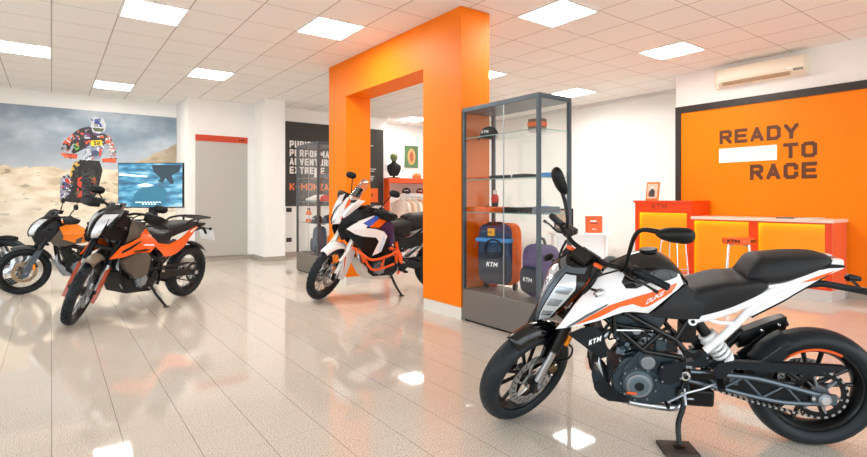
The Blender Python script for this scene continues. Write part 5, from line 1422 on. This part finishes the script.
def counter():
    t = thing('reception_counter', 'orange reception counter with glowing yellow front panels', 'counter', (7.57, 2.13, 0))
    OR = mat('orange_red_counter', '#e6420a', .35, coat=.2); END_LIT = mat('lit_orange_end', '#ee6a44', .35)  # end panel's lighter orange paints in the light falling on that side
    TOP = mat('pale_counter_top', '#e9d3c4', .3); PLN = mat('grey_white_plinth', '#cfcdca', .35)
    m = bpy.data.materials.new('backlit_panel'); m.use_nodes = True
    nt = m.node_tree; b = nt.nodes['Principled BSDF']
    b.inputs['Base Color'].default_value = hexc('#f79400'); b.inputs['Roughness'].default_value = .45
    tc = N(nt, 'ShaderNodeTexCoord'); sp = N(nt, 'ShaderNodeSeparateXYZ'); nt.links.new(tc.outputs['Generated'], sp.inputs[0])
    # emission gradient stands in for LED light along the top and side edges
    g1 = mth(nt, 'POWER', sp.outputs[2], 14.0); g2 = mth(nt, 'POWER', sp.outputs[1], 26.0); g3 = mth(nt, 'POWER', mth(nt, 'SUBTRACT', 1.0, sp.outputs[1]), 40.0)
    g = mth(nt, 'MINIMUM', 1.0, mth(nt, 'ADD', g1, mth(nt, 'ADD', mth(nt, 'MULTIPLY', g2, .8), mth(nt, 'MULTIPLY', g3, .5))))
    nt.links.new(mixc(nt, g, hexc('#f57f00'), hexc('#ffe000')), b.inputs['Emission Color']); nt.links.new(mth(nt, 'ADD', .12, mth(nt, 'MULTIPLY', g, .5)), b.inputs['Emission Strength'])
    D = .543; y = lambda v: v-2.13
    def section(ya, yb, z1, panels, name, toph):
        mb = MB()
        mb.bb((.05, y(ya), .145), (D, y(yb), z1), OR)
        mb.bb((0, y(ya), .145), (.05, y(yb), .17), OR)
        edges = [ya]+[e for p in panels for e in p]+[yb]
        for a, c in zip(edges[::2], edges[1::2]): mb.bb((0, y(a), .17), (.05, y(c), z1), OR)
        for a, c in panels: mb.bb((0, y(a), toph), (.05, y(c), z1), OR)
        s = mb.build(name, t)
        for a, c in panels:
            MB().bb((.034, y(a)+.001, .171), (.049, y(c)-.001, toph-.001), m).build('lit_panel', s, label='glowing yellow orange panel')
        return s
    section(2.13, 3.83, .965, [(2.20, 2.945), (3.055, 3.80)], 'low_cabinet', .945)
    hi = section(3.83, 4.74, 1.20, [(3.90, 4.68)], 'high_cabinet', 1.045)
    mb = MB(); mb.text('KTM', lambda x, yy: (-.0015, y(4.46)-x, 1.10+yy), .075, mat('dark_orange_mark', '#9c3408', .4), t=.22, wd=.9, slant=.2); mb.build('emblem_lettering', hi)
    MB().bb((0, -.005, .145), (D, -.0005, .965), END_LIT).build('end_panel', t)
    MB().bb((-.02, -.02, .966), (D, y(3.83), 1.007), TOP).build('counter_top', t, bevel=.003)
    MB().bb((-.02, y(3.805), 1.201), (D, y(4.76), 1.236), OR).build('raised_top', t, bevel=.003)
    MB().bb((.01, .006, 0), (D-.01, y(4.73), .144), PLN).build('plinth', t)

def stool(loc, rz, lab):
    t = thing('bar_stool', lab, 'stool', loc, rz, 'orange bar stools at the counter')
    SO = mat('orange_stool_vinyl', '#ee5f1c', .35)
    mb = MB(); mb.lathe([(1e-4, .765), (.15, .765), (.182, .755), (.19, .735), (.19, .70), (.18, .685), (1e-4, .685)], (0, 0, 0), SO, axis=(0, 0, 1), seg=36)
    mb.build('seat', t)
    def cyl(a0): return lambda x, y: (.1915*math.cos(a0+x/.19), .1915*math.sin(a0+x/.19), .706+y)
    for a0 in (R_(140), R_(225), R_(50), R_(320)): MB().text('KTM', cyl(a0), .042, BLACK, t=.26, wd=.95, gap=.15, slant=.2).build('seat_lettering', t)
    for i in range(4):
        a = PI/4+i*PI/2
        MB().tube([(.05*math.cos(a), .05*math.sin(a), .68), (.14*math.cos(a), .14*math.sin(a), .665), (.165*math.cos(a), .165*math.sin(a), .62), (.215*math.cos(a), .215*math.sin(a), .0)], .011, CHROME, seg=10, sm=3).build('leg', t, label='chrome leg')
    MB().tube([(.195*math.cos(2*PI*i/32), .195*math.sin(2*PI*i/32), .25) for i in range(32)], .009, CHROME, seg=8, closed=True).build('footrest_ring', t)
    return t

# ================================================================== SHOWCASES AND WHAT THEY HOLD
def showcase(loc, W, D, lab, shelves, base=.33, H=2.2):
    # W along Y, D along X; origin at the corner nearest the camera (low X, low Y)
    t = thing('showcase', lab, 'display case', loc, 0, 'tall glass showcases')
    BM = mat('showcase_grey_base', '#77706a', .45, .3); PM = mat('showcase_post_grey', '#59636b', .35, .6)
    MB().bb((0, 0, .02), (D, W, base), BM).build('base_cabinet', t, bevel=.006)
    MB().bb((.02, .02, 0), (D-.02, W-.02, .02), BLACK).build('kick_plinth', t)
    MB().bb((0, 0, H-.045), (D, W, H), PM).build('top_panel', t, bevel=.004)
    for x in (0, D-.032):
        for y in (0, W-.032):
            MB().bb((x, y, base), (x+.032, y+.032, H-.045), PM).build('corner_post', t)
    a, b_ = base+.0005, H-.0455
    for q in ([(.012, .032, a), (.012, W-.032, a), (.012, W-.032, b_), (.012, .032, b_)], [(D-.012, .032, a), (D-.012, W-.032, a), (D-.012, W-.032, b_), (D-.012, .032, b_)],
              [(.032, .012, a), (D-.032, .012, a), (D-.032, .012, b_), (.032, .012, b_)], [(.032, W-.012, a), (D-.032, W-.012, a), (D-.032, W-.012, b_), (.032, W-.012, b_)]):
        MB().add(q, [(0, 1, 2, 3)], GLASS).build('glass_pane', t)
    SG = glass_mat('shelf_glass', (.90, .95, .94, 1), 1.5, .04)
    for z in shelves:
        mb = MB(); mb.add([(.02, .02, z-.001), (D-.02, .02, z-.001), (D-.02, W-.02, z-.001), (.02, W-.02, z-.001)], [(0, 1, 2, 3)], SG)
        mb.bb((.018, .02, z-.009), (.021, W-.02, z-.001), mat('shelf_edge', '#7fa39c', .2)); mb.bb((.02, .018, z-.009), (D-.02, .021, z-.001), mat('shelf_edge', '#7fa39c', .2)); mb.build('glass_shelf', t)
    MB().bb((.006, W*.42, base), (.010, W*.42+.012, H-.045), STEEL).build('sliding_seam', t)
    return t

def rounded_box(mb, c, d, m, r=.3, M=None, nu=20):
    # superellipsoid-like soft body
    rows = []
    for i in range(11):
        v = -PI/2+PI*i/10; cv, sv = math.cos(v), math.sin(v); row = []
        for k in range(nu):
            u = 2*PI*k/nu; f = lambda q: math.copysign(abs(q)**r, q)
            p = Vector((d[0]/2*f(cv)*f(math.cos(u)), d[1]/2*f(cv)*f(math.sin(u)), d[2]/2*f(sv)))
            if M: p = M @ p
            row.append((c[0]+p.x, c[1]+p.y, c[2]+p.z))
        rows.append(row)
    mb.grid(rows, m, cv=True)
    return mb
NAVY = mat('navy_bag_fabric', '#1f3a5c', .7, var=.15, vscale=20, bump=.3, bscale=300)
NAVY_D = mat('dark_navy_fabric', '#1b2538', .75, bump=.3, bscale=300)
ORF = mat('orange_fabric', '#ec6a1e', .7, bump=.2, bscale=300)
BLKF = mat('black_fabric', '#1c1d20', .8, bump=.2, bscale=300)
REDF = mat('red_fabric', '#c93420', .7); SKYB = mat('sky_blue_strap', '#3d8fd6', .5); WHF = mat('white_fabric', '#e8e6e2', .8, bump=.2, bscale=200)
PURF = mat('purple_fabric', '#5a4a78', .7); GREYF = mat('grey_fabric', '#6a7480', .75)
def travel_bag(loc):
    t = thing('travel_bag', 'big navy blue wheeled bag with orange sides standing in the near showcase', 'bag', loc); t.scale = (.95, .84, .93); t.rotation_euler = (0, 0, R_(17))
    mb = MB(); rounded_box(mb, (0, 0, .40), (.24, .46, .66), NAVY, .35); mb.build('body', t, sharp=60)
    mb = MB(); rounded_box(mb, (.03, 0, .40), (.20, .53, .68), ORF, .35); mb.build('side_trim', t, sharp=60)
    mb = MB(); rounded_box(mb, (-.10, 0, .26), (.09, .38, .34), NAVY_D, .4); mb.build('front_pocket', t, sharp=60)
    MB().bb((-.135, -.235, .53), (.0, .235, .575), SKYB).build('strap', t, bevel=.01)
    mb = MB(); mb.tube([(-.135, .12*math.cos(2*PI*i/24)-.02, .46+.10*math.sin(2*PI*i/24)) for i in range(24)], .012, BLKF, seg=6, closed=True); mb.build('ring_print', t)
    MB().text('KTM', lambda x, y: (-.1505, .07-x, .27+y), .05, WHITE_G, t=.24, wd=.8, slant=.2).build('lettering', t)
    mb = MB(); mb.bb((-.135, -.03, .60), (-.118, .06, .68), mat('yellow_tag', '#e8a824', .5)); mb.text('KTM', lambda x, y: (-.136, .05-x, .63+y), .02, BLACK); mb.build('swing_tag', t)
    mb = MB(); rounded_box(mb, (-.03, .02, .70), (.14, .2, .10), BLKF, .5); mb.build('top_handle', t)
    for y in (-.2, .2): MB().disc((.05, y, .045), .045, .03, BLACK, axis=(0, 1, 0), seg=20, bev=.006).build('wheel', t)
def backpack(loc, rz, body, trim, lab, s=1.0):
    t = thing('backpack', lab, 'bag', loc, rz)
    mb = MB(); rounded_box(mb, (0, 0, .22*s), (.20*s, .32*s, .44*s), body, .5); mb.build('body', t, sharp=60)
    mb = MB(); rounded_box(mb, (-.09*s, 0, .15*s), (.10*s, .25*s, .22*s), trim, .5); mb.build('front_pocket', t, sharp=60)
    mb = MB(); mb.tube([(0, -.05*s, .43*s), (0, -.03*s, .48*s), (0, .03*s, .48*s), (0, .05*s, .43*s)], .012*s, BLKF, seg=8, sm=3); mb.build('handle', t)
    MB().text('KTM', lambda x, y: (-.141*s, .06*s-x, .14*s+y), .035*s, WHITE_G, wd=.8, slant=.2).build('lettering', t)
def folded_garment(loc, d, m, lab, m2=None, rz=0.0, cat='clothing', name='folded_shirt'):
    t = thing(name, lab, cat, loc, rz)
    mb = MB(); n = 5
    for i in range(3): rounded_box(mb, (0, 0, d[2]*(i+.5)/3), (d[0]*(1-.03*i), d[1]*(1-.03*i), d[2]/2.6), m, .3, None, 20)
    mb.build('folds', t, sharp=60)
    mb = MB(); rounded_box(mb, (-.1*d[0], 0, d[2]*.98), (d[0]*.5, d[1]*.4, d[2]*.3), m2 or m, .5); mb.build('collar', t, sharp=60)
def cap(loc, rz, m, pm, lab, s=1.0, lettering=True):
    t = thing('baseball_cap', lab, 'cap', loc, rz)
    mb = MB(); mb.lathe([(.095*s, 0), (.097*s, .03*s), (.09*s, .07*s), (.065*s, .105*s), (.03*s, .12*s), (1e-4, .122*s)], (0, 0, 0), m, axis=(0, 0, 1), seg=28); mb.disc((0, 0, .124*s), .008*s, .008*s, m, axis=(0, 0, 1), seg=10)
    mb.build('crown', t)
    rows = []
    for i in range(9):
        a = R_(-65+130*i/8); rows.append([(-(.094+.075*k*math.cos(a)**.6)*s*math.cos(a), (.094+.0*k)*s*math.sin(a), (.008-.015*k-.02*k*abs(math.sin(a)))*s) for k in (0, .5, 1)])
    mb = MB(); mb.grid(rows, pm); mb.build('peak', t, solid=.004*s)
    if lettering: MB().text('KTM', lambda x, y: (-.099*s+.25*max(0, y), .035*s-x, .045*s+y), .03*s, WHITE_G if m is not WHF else BLACK, t=.28, wd=.75).build('lettering', t)
    return t
def shoe_pair(loc, rz, m, lab):
    for k, sd in enumerate((1, -1)):
        t = thing('shoe', lab[k], 'shoe', (loc[0]+sd*.06*math.sin(-rz), loc[1]+sd*.06*math.cos(rz), loc[2]), rz, 'pair of shoes in the far showcase')
        mb = MB(); mb.halfloft([(-.14, [(.02, .01), (.03, .03), (.02, .045), (0, .05)]), (-.08, [(.035, .01), (.045, .03), (.03, .06), (0, .065)]), (.0, [(.032, .01), (.04, .03), (.03, .085), (0, .09)]), (.09, [(.03, .01), (.038, .05), (.03, .11), (0, .115)]), (.13, [(.02, .01), (.028, .05), (.02, .10), (0, .105)])], m); mb.build('upper', t)
        mb = MB(); mb.halfloft([(-.15, [(.02, 0), (.028, .006), (.02, .014), (0, .014)]), (-.05, [(.04, 0), (.048, .006), (.04, .016), (0, .016)]), (.05, [(.03, 0), (.04, .006), (.03, .02), (0, .02)]), (.135, [(.022, 0), (.03, .006), (.022, .02), (0, .02)])], WHF if m is not WHF else GREYF); mb.build('sole', t)
def bottle(loc, m, lab, h=.22, r=.035):
    t = thing('bottle', lab, 'bottle', loc)
    mb = MB(); mb.lathe([(1e-4, 0), (r, 0), (r*1.02, .01), (r, h*.65), (r*.55, h*.8), (r*.5, h*.88), (1e-4, h*.88)], (0, 0, 0), m, axis=(0, 0, 1), seg=24); mb.build('body', t)
    MB().disc((0, 0, h*.94), r*.55, h*.12, BLACK, axis=(0, 0, 1), seg=20).build('cap', t)
    mb = MB(); mb.lathe([(r*1.03, h*.25), (r*1.03, h*.5)], (0, 0, 0), WHF, axis=(0, 0, 1), seg=24); mb.build('paper_band', t)
def glove(loc, rz, m, lab):
    t = thing('riding_glove', lab, 'glove', loc, rz, 'riding gloves in the near showcase')
    mb = MB(); rounded_box(mb, (0, 0, .02), (.10, .09, .035), m, .5); mb.build('palm', t, sharp=60)
    for i, (y, L, a) in enumerate(((-.033, .065, -8), (-.011, .08, -2), (.011, .075, 3), (.033, .06, 9))):
        d = Vector((-math.cos(R_(a)), math.sin(R_(a)), 0)); p = Vector((-.045, y, .02)); MB().tube([p, p+d*L*.5+Vector((0, 0, .004)), p+d*L], [.012, .0115, .008], m, seg=8, sm=2).build('finger', t)
    MB().tube([(.0, .04, .02), (-.035, .07, .02), (-.06, .078, .02)], [.014, .013, .009], m, seg=8, sm=2).build('thumb', t)
    mb = MB(); rounded_box(mb, (.065, 0, .02), (.06, .085, .04), BLKF, .4); mb.build('cuff', t, sharp=60)
def boxed(name, loc, d, m, lab, cat='box', rz=0.0, text=None, tm=None):
    t = thing(name, lab, cat, loc, rz)
    MB().bb((-d[0]/2, -d[1]/2, 0), (d[0]/2, d[1]/2, d[2]*.93), m).build('carton', t, bevel=.003)
    MB().bb((-d[0]/2-.002, -d[1]/2-.002, d[2]*.9), (d[0]/2+.002, d[1]/2+.002, d[2]), m).build('lid', t, bevel=.002)
    return t

def showcases_and_contents():
    S1, S2, S3 = 1.13, 1.46, 1.89
    X, Y = 3.432, 3.075
    showcase((X, Y, 0), 1.05, .445, 'tall glass showcase beside the archway holding the navy blue bag', (S1, S2, S3))
    travel_bag((3.675, 3.84, .331))
    backpack((3.70, 3.29, .331), R_(-6), PURF, NAVY_D, 'dark blue and purple backpack at the right end of the near showcase', 1.15)
    t = thing('roll_bag', 'orange red roll bag leaning at the left end of the near showcase', 'bag', (3.80, 4.05, .331))
    mb = MB(); mb.lathe([(1e-4, 0), (.045, .0), (.055, .02), (.055, .62), (.045, .66), (1e-4, .66)], (0, 0, 0), REDF, axis=(0, 0, 1), seg=20); mb.build('body', t)
    MB().bb((-.06, -.012, .1), (-.052, .012, .58), ORF).build('strap', t)
    folded_garment((3.62, 3.86, S1), (.30, .30, .05), ORF, 'orange folded shirt on the lowest shelf of the near showcase', BLKF)
    folded_garment((3.64, 3.50, S1), (.28, .28, .05), BLKF, 'black folded shirt on the lowest shelf of the near showcase', WHF)
    folded_garment((3.66, 3.19, S1), (.26, .16, .06), GREYF, 'grey folded shirt at the right end of the lowest shelf', SKYB)
    glove((3.58, 3.95, S2), R_(20), ORF, 'orange riding glove on the middle shelf of the near showcase')
    glove((3.60, 3.72, S2), R_(-15), BLKF, 'black riding glove on the middle shelf beside the orange one')
    folded_garment((3.64, 3.42, S2), (.24, .2, .035), BLKF, 'thin dark folded shirt on the middle shelf of the near showcase', REDF)
    folded_garment((3.68, 3.18, S2), (.22, .14, .04), SKYB, 'sky blue folded shirt on the middle shelf of the near showcase', WHF)
    cap((3.66, 3.96, S3), R_(15), BLKF, BLKF, 'black cap with grey peak on the top shelf of the near showcase', 1.0)
    t = thing('parts_carton', 'small brown and orange carton on the top shelf of the near showcase', 'box', (3.66, 3.30, S3), R_(10))
    MB().bb((-.05, -.07, 0), (.05, .07, .12), mat('brown_carton', '#6f4a32', .6)).build('carton', t, bevel=.003); MB().bb((-.053, -.073, .05), (.053, .073, .09), ORF).build('paper_band', t)
    t = thing('toy_figure', 'small red figure standing on the lowest shelf of the near showcase', 'figure', (3.78, 4.0, S1))
    mb = MB(); mb.halfloft([(-.03, [(.02, .10), (.03, .12), (.02, .16), (0, .165)]), (0, [(.035, .08), (.045, .12), (.03, .175), (0, .18)]), (.03, [(.02, .09), (.03, .12), (.02, .16), (0, .165)])], REDF); mb.tube([(0, -.02, 0), (0, -.025, .10)], [.016, .02], BLKF, seg=8); mb.tube([(0, .02, 0), (0, .025, .10)], [.016, .02], BLKF, seg=8); mb.lathe([(1e-4, .175), (.02, .18), (.026, .20), (.02, .222), (1e-4, .227)], (0, 0, 0), WHF, axis=(0, 0, 1), seg=16)
    mb.build('body', t)
    # far showcase
    X, Y = 3.475, 7.85
    showcase((X, Y, 0), .90, .445, 'tall glass showcase behind the adventure motorcycle under the arch, by the dark poster', (.86, 1.22, 1.62))
    backpack((3.68, 8.22, .331), R_(-35), mat('slate_blue_fabric', '#44566e', .75), NAVY_D, 'slate blue backpack standing in the far showcase', 1.05)
    t = thing('orange_case', 'orange case behind the backpack in the far showcase', 'case', (3.80, 7.97, .331)); mb = MB(); rounded_box(mb, (0, 0, .16), (.14, .18, .32), ORF, .3); mb.build('shell', t); MB().tube([(0, -.04, .31), (0, -.03, .35), (0, .03, .35), (0, .04, .31)], .01, BLACK, seg=8).build('handle', t)
    bottle((3.60, 8.50, .861), ORF, 'orange bottle on the lower shelf of the far showcase', .24, .05)
    cap((3.66, 8.28, .861), R_(10), BLKF, BLKF, 'black cap on the lower shelf of the far showcase', 1.0)
    cap((3.74, 8.00, .861), R_(-20), NAVY_D, BLKF, 'dark navy cap on the lower shelf of the far showcase, right end', 1.1)
    shoe_pair((3.68, 8.40, 1.221), R_(10), WHF, ('white shoe on the middle shelf of the far showcase, left one', 'white shoe on the middle shelf of the far showcase, right one'))
    cap((3.70, 8.05, 1.221), R_(-10), REDF, BLKF, 'red cap on the middle shelf of the far showcase', .9)
    bottle((3.66, 8.30, 1.621), WHF, 'white bottle on the top shelf of the far showcase', .2, .04)
    folded_garment((3.70, 8.02, 1.621), (.2, .24, .06), GREYF, 'grey folded shirt on the top shelf of the far showcase', ORF)

def clothes_area():
    # shelf unit with hanging shirts, beyond the arch
    X, Y = 7.45, 11.0
    t = thing('clothing_rack', 'orange topped clothing shelf unit seen through the archway', 'shelf unit', (X, Y, 0))
    OT = mat('orange_shelf_top', '#ee5a16', .4); PW = mat('pinkish_white_board', '#e6cfc2', .5)
    MB().bb((-.80, -.2, 1.66), (.95, .25, 1.78), OT).build('top_board', t, bevel=.004)
    for x in (-.80, .92): MB().bb((x, -.2, 0), (x+.03, .25, 1.66), OT).build('side_panel', t)
    MB().bb((-.77, .22, 1.375), (.92, .25, 1.66), PW).build('back_panel', t)
    MB().bb((-.40, -.2, 1.375), (.92, .22, 1.405), mat('white_shelf', '#f0ece6', .4)).build('shelf', t)
    MB().tube([(-.42, 0, 1.30), (.92, 0, 1.30)], .014, CHROME, seg=10).build('hanging_rail', t)
    MB().bb((-.42, -.03, 1.30), (-.40, .03, 1.39), CHROME).build('rail_bracket', t)
    MB().bb((-.77, -.2, .10), (.92, .22, .13), PW).build('bottom_shelf', t)
    cols = [('#f1e9dd', 'white'), ('#f3d9c0', 'cream'), ('#efe6da', 'white'), ('#f2c49a', 'peach'), ('#eee3d4', 'white'), ('#f4e6d6', 'cream'), ('#e9d6c6', 'cream')]
    for i in range(7):
        x = X-.34+.185*i
        c, nm = cols[i]
        ordn = ['first', 'second', 'third', 'fourth', 'fifth', 'sixth', 'seventh'][i]
        t = thing('hanging_shirt', f'{nm} shirt hanging {ordn} from the left on the clothing rail', 'shirt', (x, Y, .70), R_(28), 'shirts on the rail beyond the archway')
        m = mat('shirt_'+nm+str(i % 4), c, .85, bump=.3, bscale=40)
        mb = MB(); mb.halfloft([(-.035, [(.17, 0), (.19, .30), (.20, .46), (.06, .54), (0, .53)]), (0, [(.18, 0), (.205, .28), (.225, .45), (.07, .555), (0, .54)]), (.035, [(.17, 0), (.19, .30), (.20, .46), (.06, .54), (0, .53)])], m, 3, 2)
        mb.build('body', t, sharp=60)
        for sd in (1, -1):
            MB().tube([(0, sd*.20, .46), (0, sd*.245, .36), (0, sd*.255, .24)], [.05, .055, .05], m, seg=10).build('sleeve', t)
        MB().tube([(0, 0, .53), (0, 0, .58), (0, .015, .605), (0, .0, .615), (0, -.012, .60)], .005, BLACK, seg=6, sm=2).build('hanger_hook', t)
    cap((7.25, 10.93, 1.405), R_(50), BLKF, BLKF, 'black cap with white mark on the shelf beyond the archway', 1.15)
    cap((7.68, 10.93, 1.405), R_(50), mat('dark_red_fabric', '#7a1f1c', .7), REDF, 'dark red cap on the shelf beyond the archway', 1.1)
    cap((7.60, 10.97, 1.78), R_(40), ORF, ORF, 'orange cap lying on the orange shelf top', 1.2, False)
    # mannequin bust
    t = thing('mannequin_bust', 'dark mannequin bust with patterned head standing on the orange shelf top', 'mannequin', (6.92, 11.0, 1.78), R_(40))
    mb = MB(); mb.lathe([(1e-4, 0), (.16, 0), (.16, .02), (.03, .03), (.03, .08), (1e-4, .08)], (0, 0, 0), BLACK, axis=(0, 0, 1), seg=24); mb.build('base', t)
    mb = MB(); rows = []
    for z, a, b in ((.06, .10, .07), (.14, .15, .10), (.25, .19, .11), (.32, .18, .10), (.37, .10, .07), (.41, .05, .05), (.44, .05, .05)): rows.append([(b*math.cos(2*PI*k/20), a*math.sin(2*PI*k/20), z) for k in range(20)])
    mb.loft(rows, BLKF); mb.build('torso', t)
    mb = MB(); rows = []
    for z, a in ((.43, .045), (.46, .075), (.51, .095), (.56, .098), (.60, .08), (.63, .045), (.64, .01)): rows.append([(a*1.15*math.cos(2*PI*k/20), a*math.sin(2*PI*k/20), z) for k in range(20)])
    mb.loft(rows, mat('patterned_helmet', '#6f7d4f', .4, var=.6, vscale=25)); mb.build('head', t)
    # small framed green print
    t = thing('framed_print', 'green print with a tan oval hanging on the far back wall', 'picture', (7.95, 11.75, 2.42))
    MB().bb((-.22, -.02, -.30), (.22, -.002, .30), mat('green_print', '#567a52', .5, var=.4, vscale=14)).build('print_sheet', t)
    mb = MB(); mb.lathe([(1e-4, 0), (.13, 0)], (0, -.0215, 0), mat('tan_oval', '#caa06a', .5, var=.3, vscale=20), axis=(0, 1, 0), seg=28); mb.map(lambda p: Vector((p.x, p.y, p.z*1.75))); mb.build('oval_motif', t)
    mb = MB(); mb.lathe([(1e-4, 0), (.06, 0)], (0, -.023, 0), mat('red_brown_oval', '#a85b3a', .5, var=.3, vscale=20), axis=(0, 1, 0), seg=28); mb.map(lambda p: Vector((p.x, p.y, p.z*2.4))); mb.build('inner_motif', t)
    t = thing('wall_plate', 'orange square wall plate beside the far archway post', 'sign', (6.30, 11.05, 1.35))
    MB().bb((-.16, -.05, -.17), (.16, -.025, .17), ORF).build('plate', t, bevel=.004); MB().text('K', lambda x, y: (-.03+x, -.0515, -.03+y), .07, BLACK).build('lettering', t)

def small_things():
    # picture on the raised counter
    t = thing('framed_photo', 'small orange framed photo standing on the raised counter', 'picture frame', (7.80, 4.585, 1.236), R_(-8))
    fo = mat('photo_orange', '#e07a28', .4)
    Mx = Matrix.Rotation(R_(8), 3, 'Y')
    mb = MB(); mb.bb((-.01, -.12, .0), (.01, .12, .30), fo); mb.map(lambda p: Mx @ p); mb.build('frame', t, bevel=.003)
    mb = MB(); mb.bb((-.012, -.095, .03), (-.0105, .095, .27), mat('photo_pale', '#d9c3ae', .4, var=.5, vscale=18)); mb.map(lambda p: Mx @ p); mb.build('photo', t)
    mb = MB()
    for p, c in (([(-.05, .06), (.05, .06), (.06, .14), (.0, .20), (-.05, .15)], '#3c3a3c'), ([(-.02, .17), (.03, .18), (.03, .23), (-.02, .23)], '#e9e6e0'), ([(.03, .08), (.08, .07), (.07, .13)], '#d9601f')):
        mb.add([(-.0125-.0004*len(p), a, b) for a, b in p], [tuple(range(len(p)))], mat('photo_'+c[1:], c, .4))
    mb.map(lambda p: Mx @ p); mb.build('photo_motif', t)
    # magazines on the counter
    for i, (y, x, rz, c, lab) in enumerate(((2.68, 7.80, 12, '#2b2b2e', 'dark magazine lying on the counter top, left one'), (2.42, 7.78, -10, '#e9e6e2', 'white magazine lying on the counter top, right one'))):
        t = thing('magazine', lab, 'magazine', (x, y, 1.0075+.0005), R_(rz), 'magazines on the counter')
        MB().bb((-.15, -.105, 0), (.15, .105, .012), mat('magazine_'+c[1:], c, .35)).build('pages', t, bevel=.002)
        MB().bb((-.12, -.08, .0122), (-.02, .08, .0128), mat('magazine_print_'+str(i), '#c9c6c0' if i == 0 else '#3a3a3c', .35)).build('cover_picture', t)
    # white table with orange carton and black screen
    tb = thing('side_table', 'plain white side table behind the near showcase', 'table', (5.72, 4.42, 0), R_(-36.57))
    MB().bb((-.36, -.22, .775), (.36, .22, .81), WHITE_G).build('tabletop', tb, bevel=.004)
    for x in (-.33, .30):
        for y in (-.19, .16): MB().bb((x, y, 0), (x+.03, y+.03, .775), WHITE_G).build('leg', tb)
    MB().bb((-.30, -.16, .30), (.33, -.145, .775), WHITE_G).build('modesty_panel', tb)
    t = boxed('product_carton', (5.86, 4.28, .811), (.20, .10, .22), mat('orange_carton', '#e85f1a', .45), 'small orange carton on the white side table', 'box', R_(-36.57))
    mb = MB(); mb.bb((-.06, -.0525, .145), (.02, -.0512, .165), WHITE_G); mb.text('KTM', lambda x, y: (-.035+x, -.0525, .035+y), .02, WHITE_G); mb.bb((-.06, -.0525, .12), (.04, -.0512, .128), BLACK); mb.build('printed_face', t)
    t = thing('display_screen', 'small black framed screen on the white table behind the near showcase', 'screen', (5.56, 4.54, .811), R_(-36.57))
    MB().bb((-.13, 0, .03), (.13, .02, .32), BLACK).build('bezel', t, bevel=.004); MB().bb((-.10, -.002, .055), (.095, 0, .295), mat('screen_picture', '#a58a6a', .3, var=.6, vscale=12, emit=.15)).build('screen', t); MB().bb((-.09, -.05, 0), (.09, .07, .03), BLACK).build('foot', t)
    # board under the side stand
    o = MB().box((0, 0, .009), (.164, .15, .017), mat('dark_wood_board', '#3b322c', .6, var=.3, vscale=20), Matrix.Rotation(R_(-42), 3, 'Z')).build('stand_board', bevel=.002); o.location = (2.518, 1.342, 0)
    tag(o, 'dark wooden board on the floor under the street motorcycle side stand', 'board')
# ================================================================== ASSEMBLE
def world_and_camera():
    w = bpy.data.worlds.new('daylight'); SC.world = w; w.use_nodes = True
    nt = w.node_tree; bg = nt.nodes['Background']
    tc = N(nt, 'ShaderNodeTexCoord'); sp = N(nt, 'ShaderNodeSeparateXYZ'); nt.links.new(tc.outputs['Generated'], sp.inputs[0])
    r = N(nt, 'ShaderNodeValToRGB'); e = r.color_ramp.elements; e[0].position = .44; e[0].color = (.50, .50, .50, 1); e[1].position = .56; e[1].color = (.88, .95, 1.0, 1)
    mp = N(nt, 'ShaderNodeMapRange'); mp.inputs[1].default_value = -1; mp.inputs[2].default_value = 1; nt.links.new(sp.outputs[2], mp.inputs[0]); nt.links.new(mp.outputs[0], r.inputs[0])
    nt.links.new(r.outputs[0], bg.inputs['Color']); bg.inputs['Strength'].default_value = WORLD_E
    cam = bpy.data.cameras.new('camera'); co = bpy.data.objects.new('camera', cam); COL.objects.link(co); SC.camera = co
    cam.sensor_fit = 'HORIZONTAL'; cam.sensor_width = 36; cam.lens = 36*515/867; cam.shift_y = -29.5/867; cam.clip_start = .05; cam.clip_end = 100
    co.location = (0, 0, CAM_H); co.rotation_euler = (PI/2, 0, -R_(36.57))
    SC.view_settings.view_transform = 'Standard'; SC.view_settings.look = 'None'; SC.view_settings.exposure = EXPO; SC.view_settings.gamma = 1.0
    SC.cycles.transparent_max_bounces = 24; SC.cycles.max_bounces = 10; SC.cycles.diffuse_bounces = 6
def lamp(name, loc, rot, sx, sy, e, col=(1, 1, 1)):
    l = bpy.data.lights.new(name, 'AREA'); l.shape = 'RECTANGLE'; l.size = sx; l.size_y = sy; l.energy = e; l.color = col
    o = bpy.data.objects.new(name, l); COL.objects.link(o); o.location = loc; o.rotation_euler = rot; return o

STREET_STEER = 47
LIGHT_E = 26.0
WORLD_E = 2.6
EXPO = 0.5
world_and_camera()
room(); blinds(); ceiling_lights(); archway(); mural(); tv(); perforated_board(); slogan_poster(); wall_sockets(); race_sign(); air_conditioner(); counter()
stool((7.10, 2.98, 0), R_(20), 'orange bar stool in front of the middle counter panel')
stool((7.12, 3.86, 0), R_(0), 'orange bar stool behind the street motorcycle mirror, by the raised counter')
showcases_and_contents(); clothes_area(); small_things()
build_street_bike()
build_adventure('A', 'adventure motorcycle with amber orange tank parked at the far left', (1.08, 8.93), (-.26, 8.70), 7, 4, .90)
build_adventure('B', 'black and orange adventure motorcycle whose front wheel points at the camera, left of centre', (1.372, 7.311), (.02, 6.13), 7, 32, 1.0)
build_adventure('C', 'white, blue and orange adventure motorcycle with crash bars standing under the archway', (4.361, 5.843), (2.691, 6.0), 7, 38, 1.04)
build_adventure('D', 'enduro motorcycle cut off by the left edge, only its knobby front wheel in view', (-1.95, 10.3), (-.55, 9.6), 7, 0, 1.0)
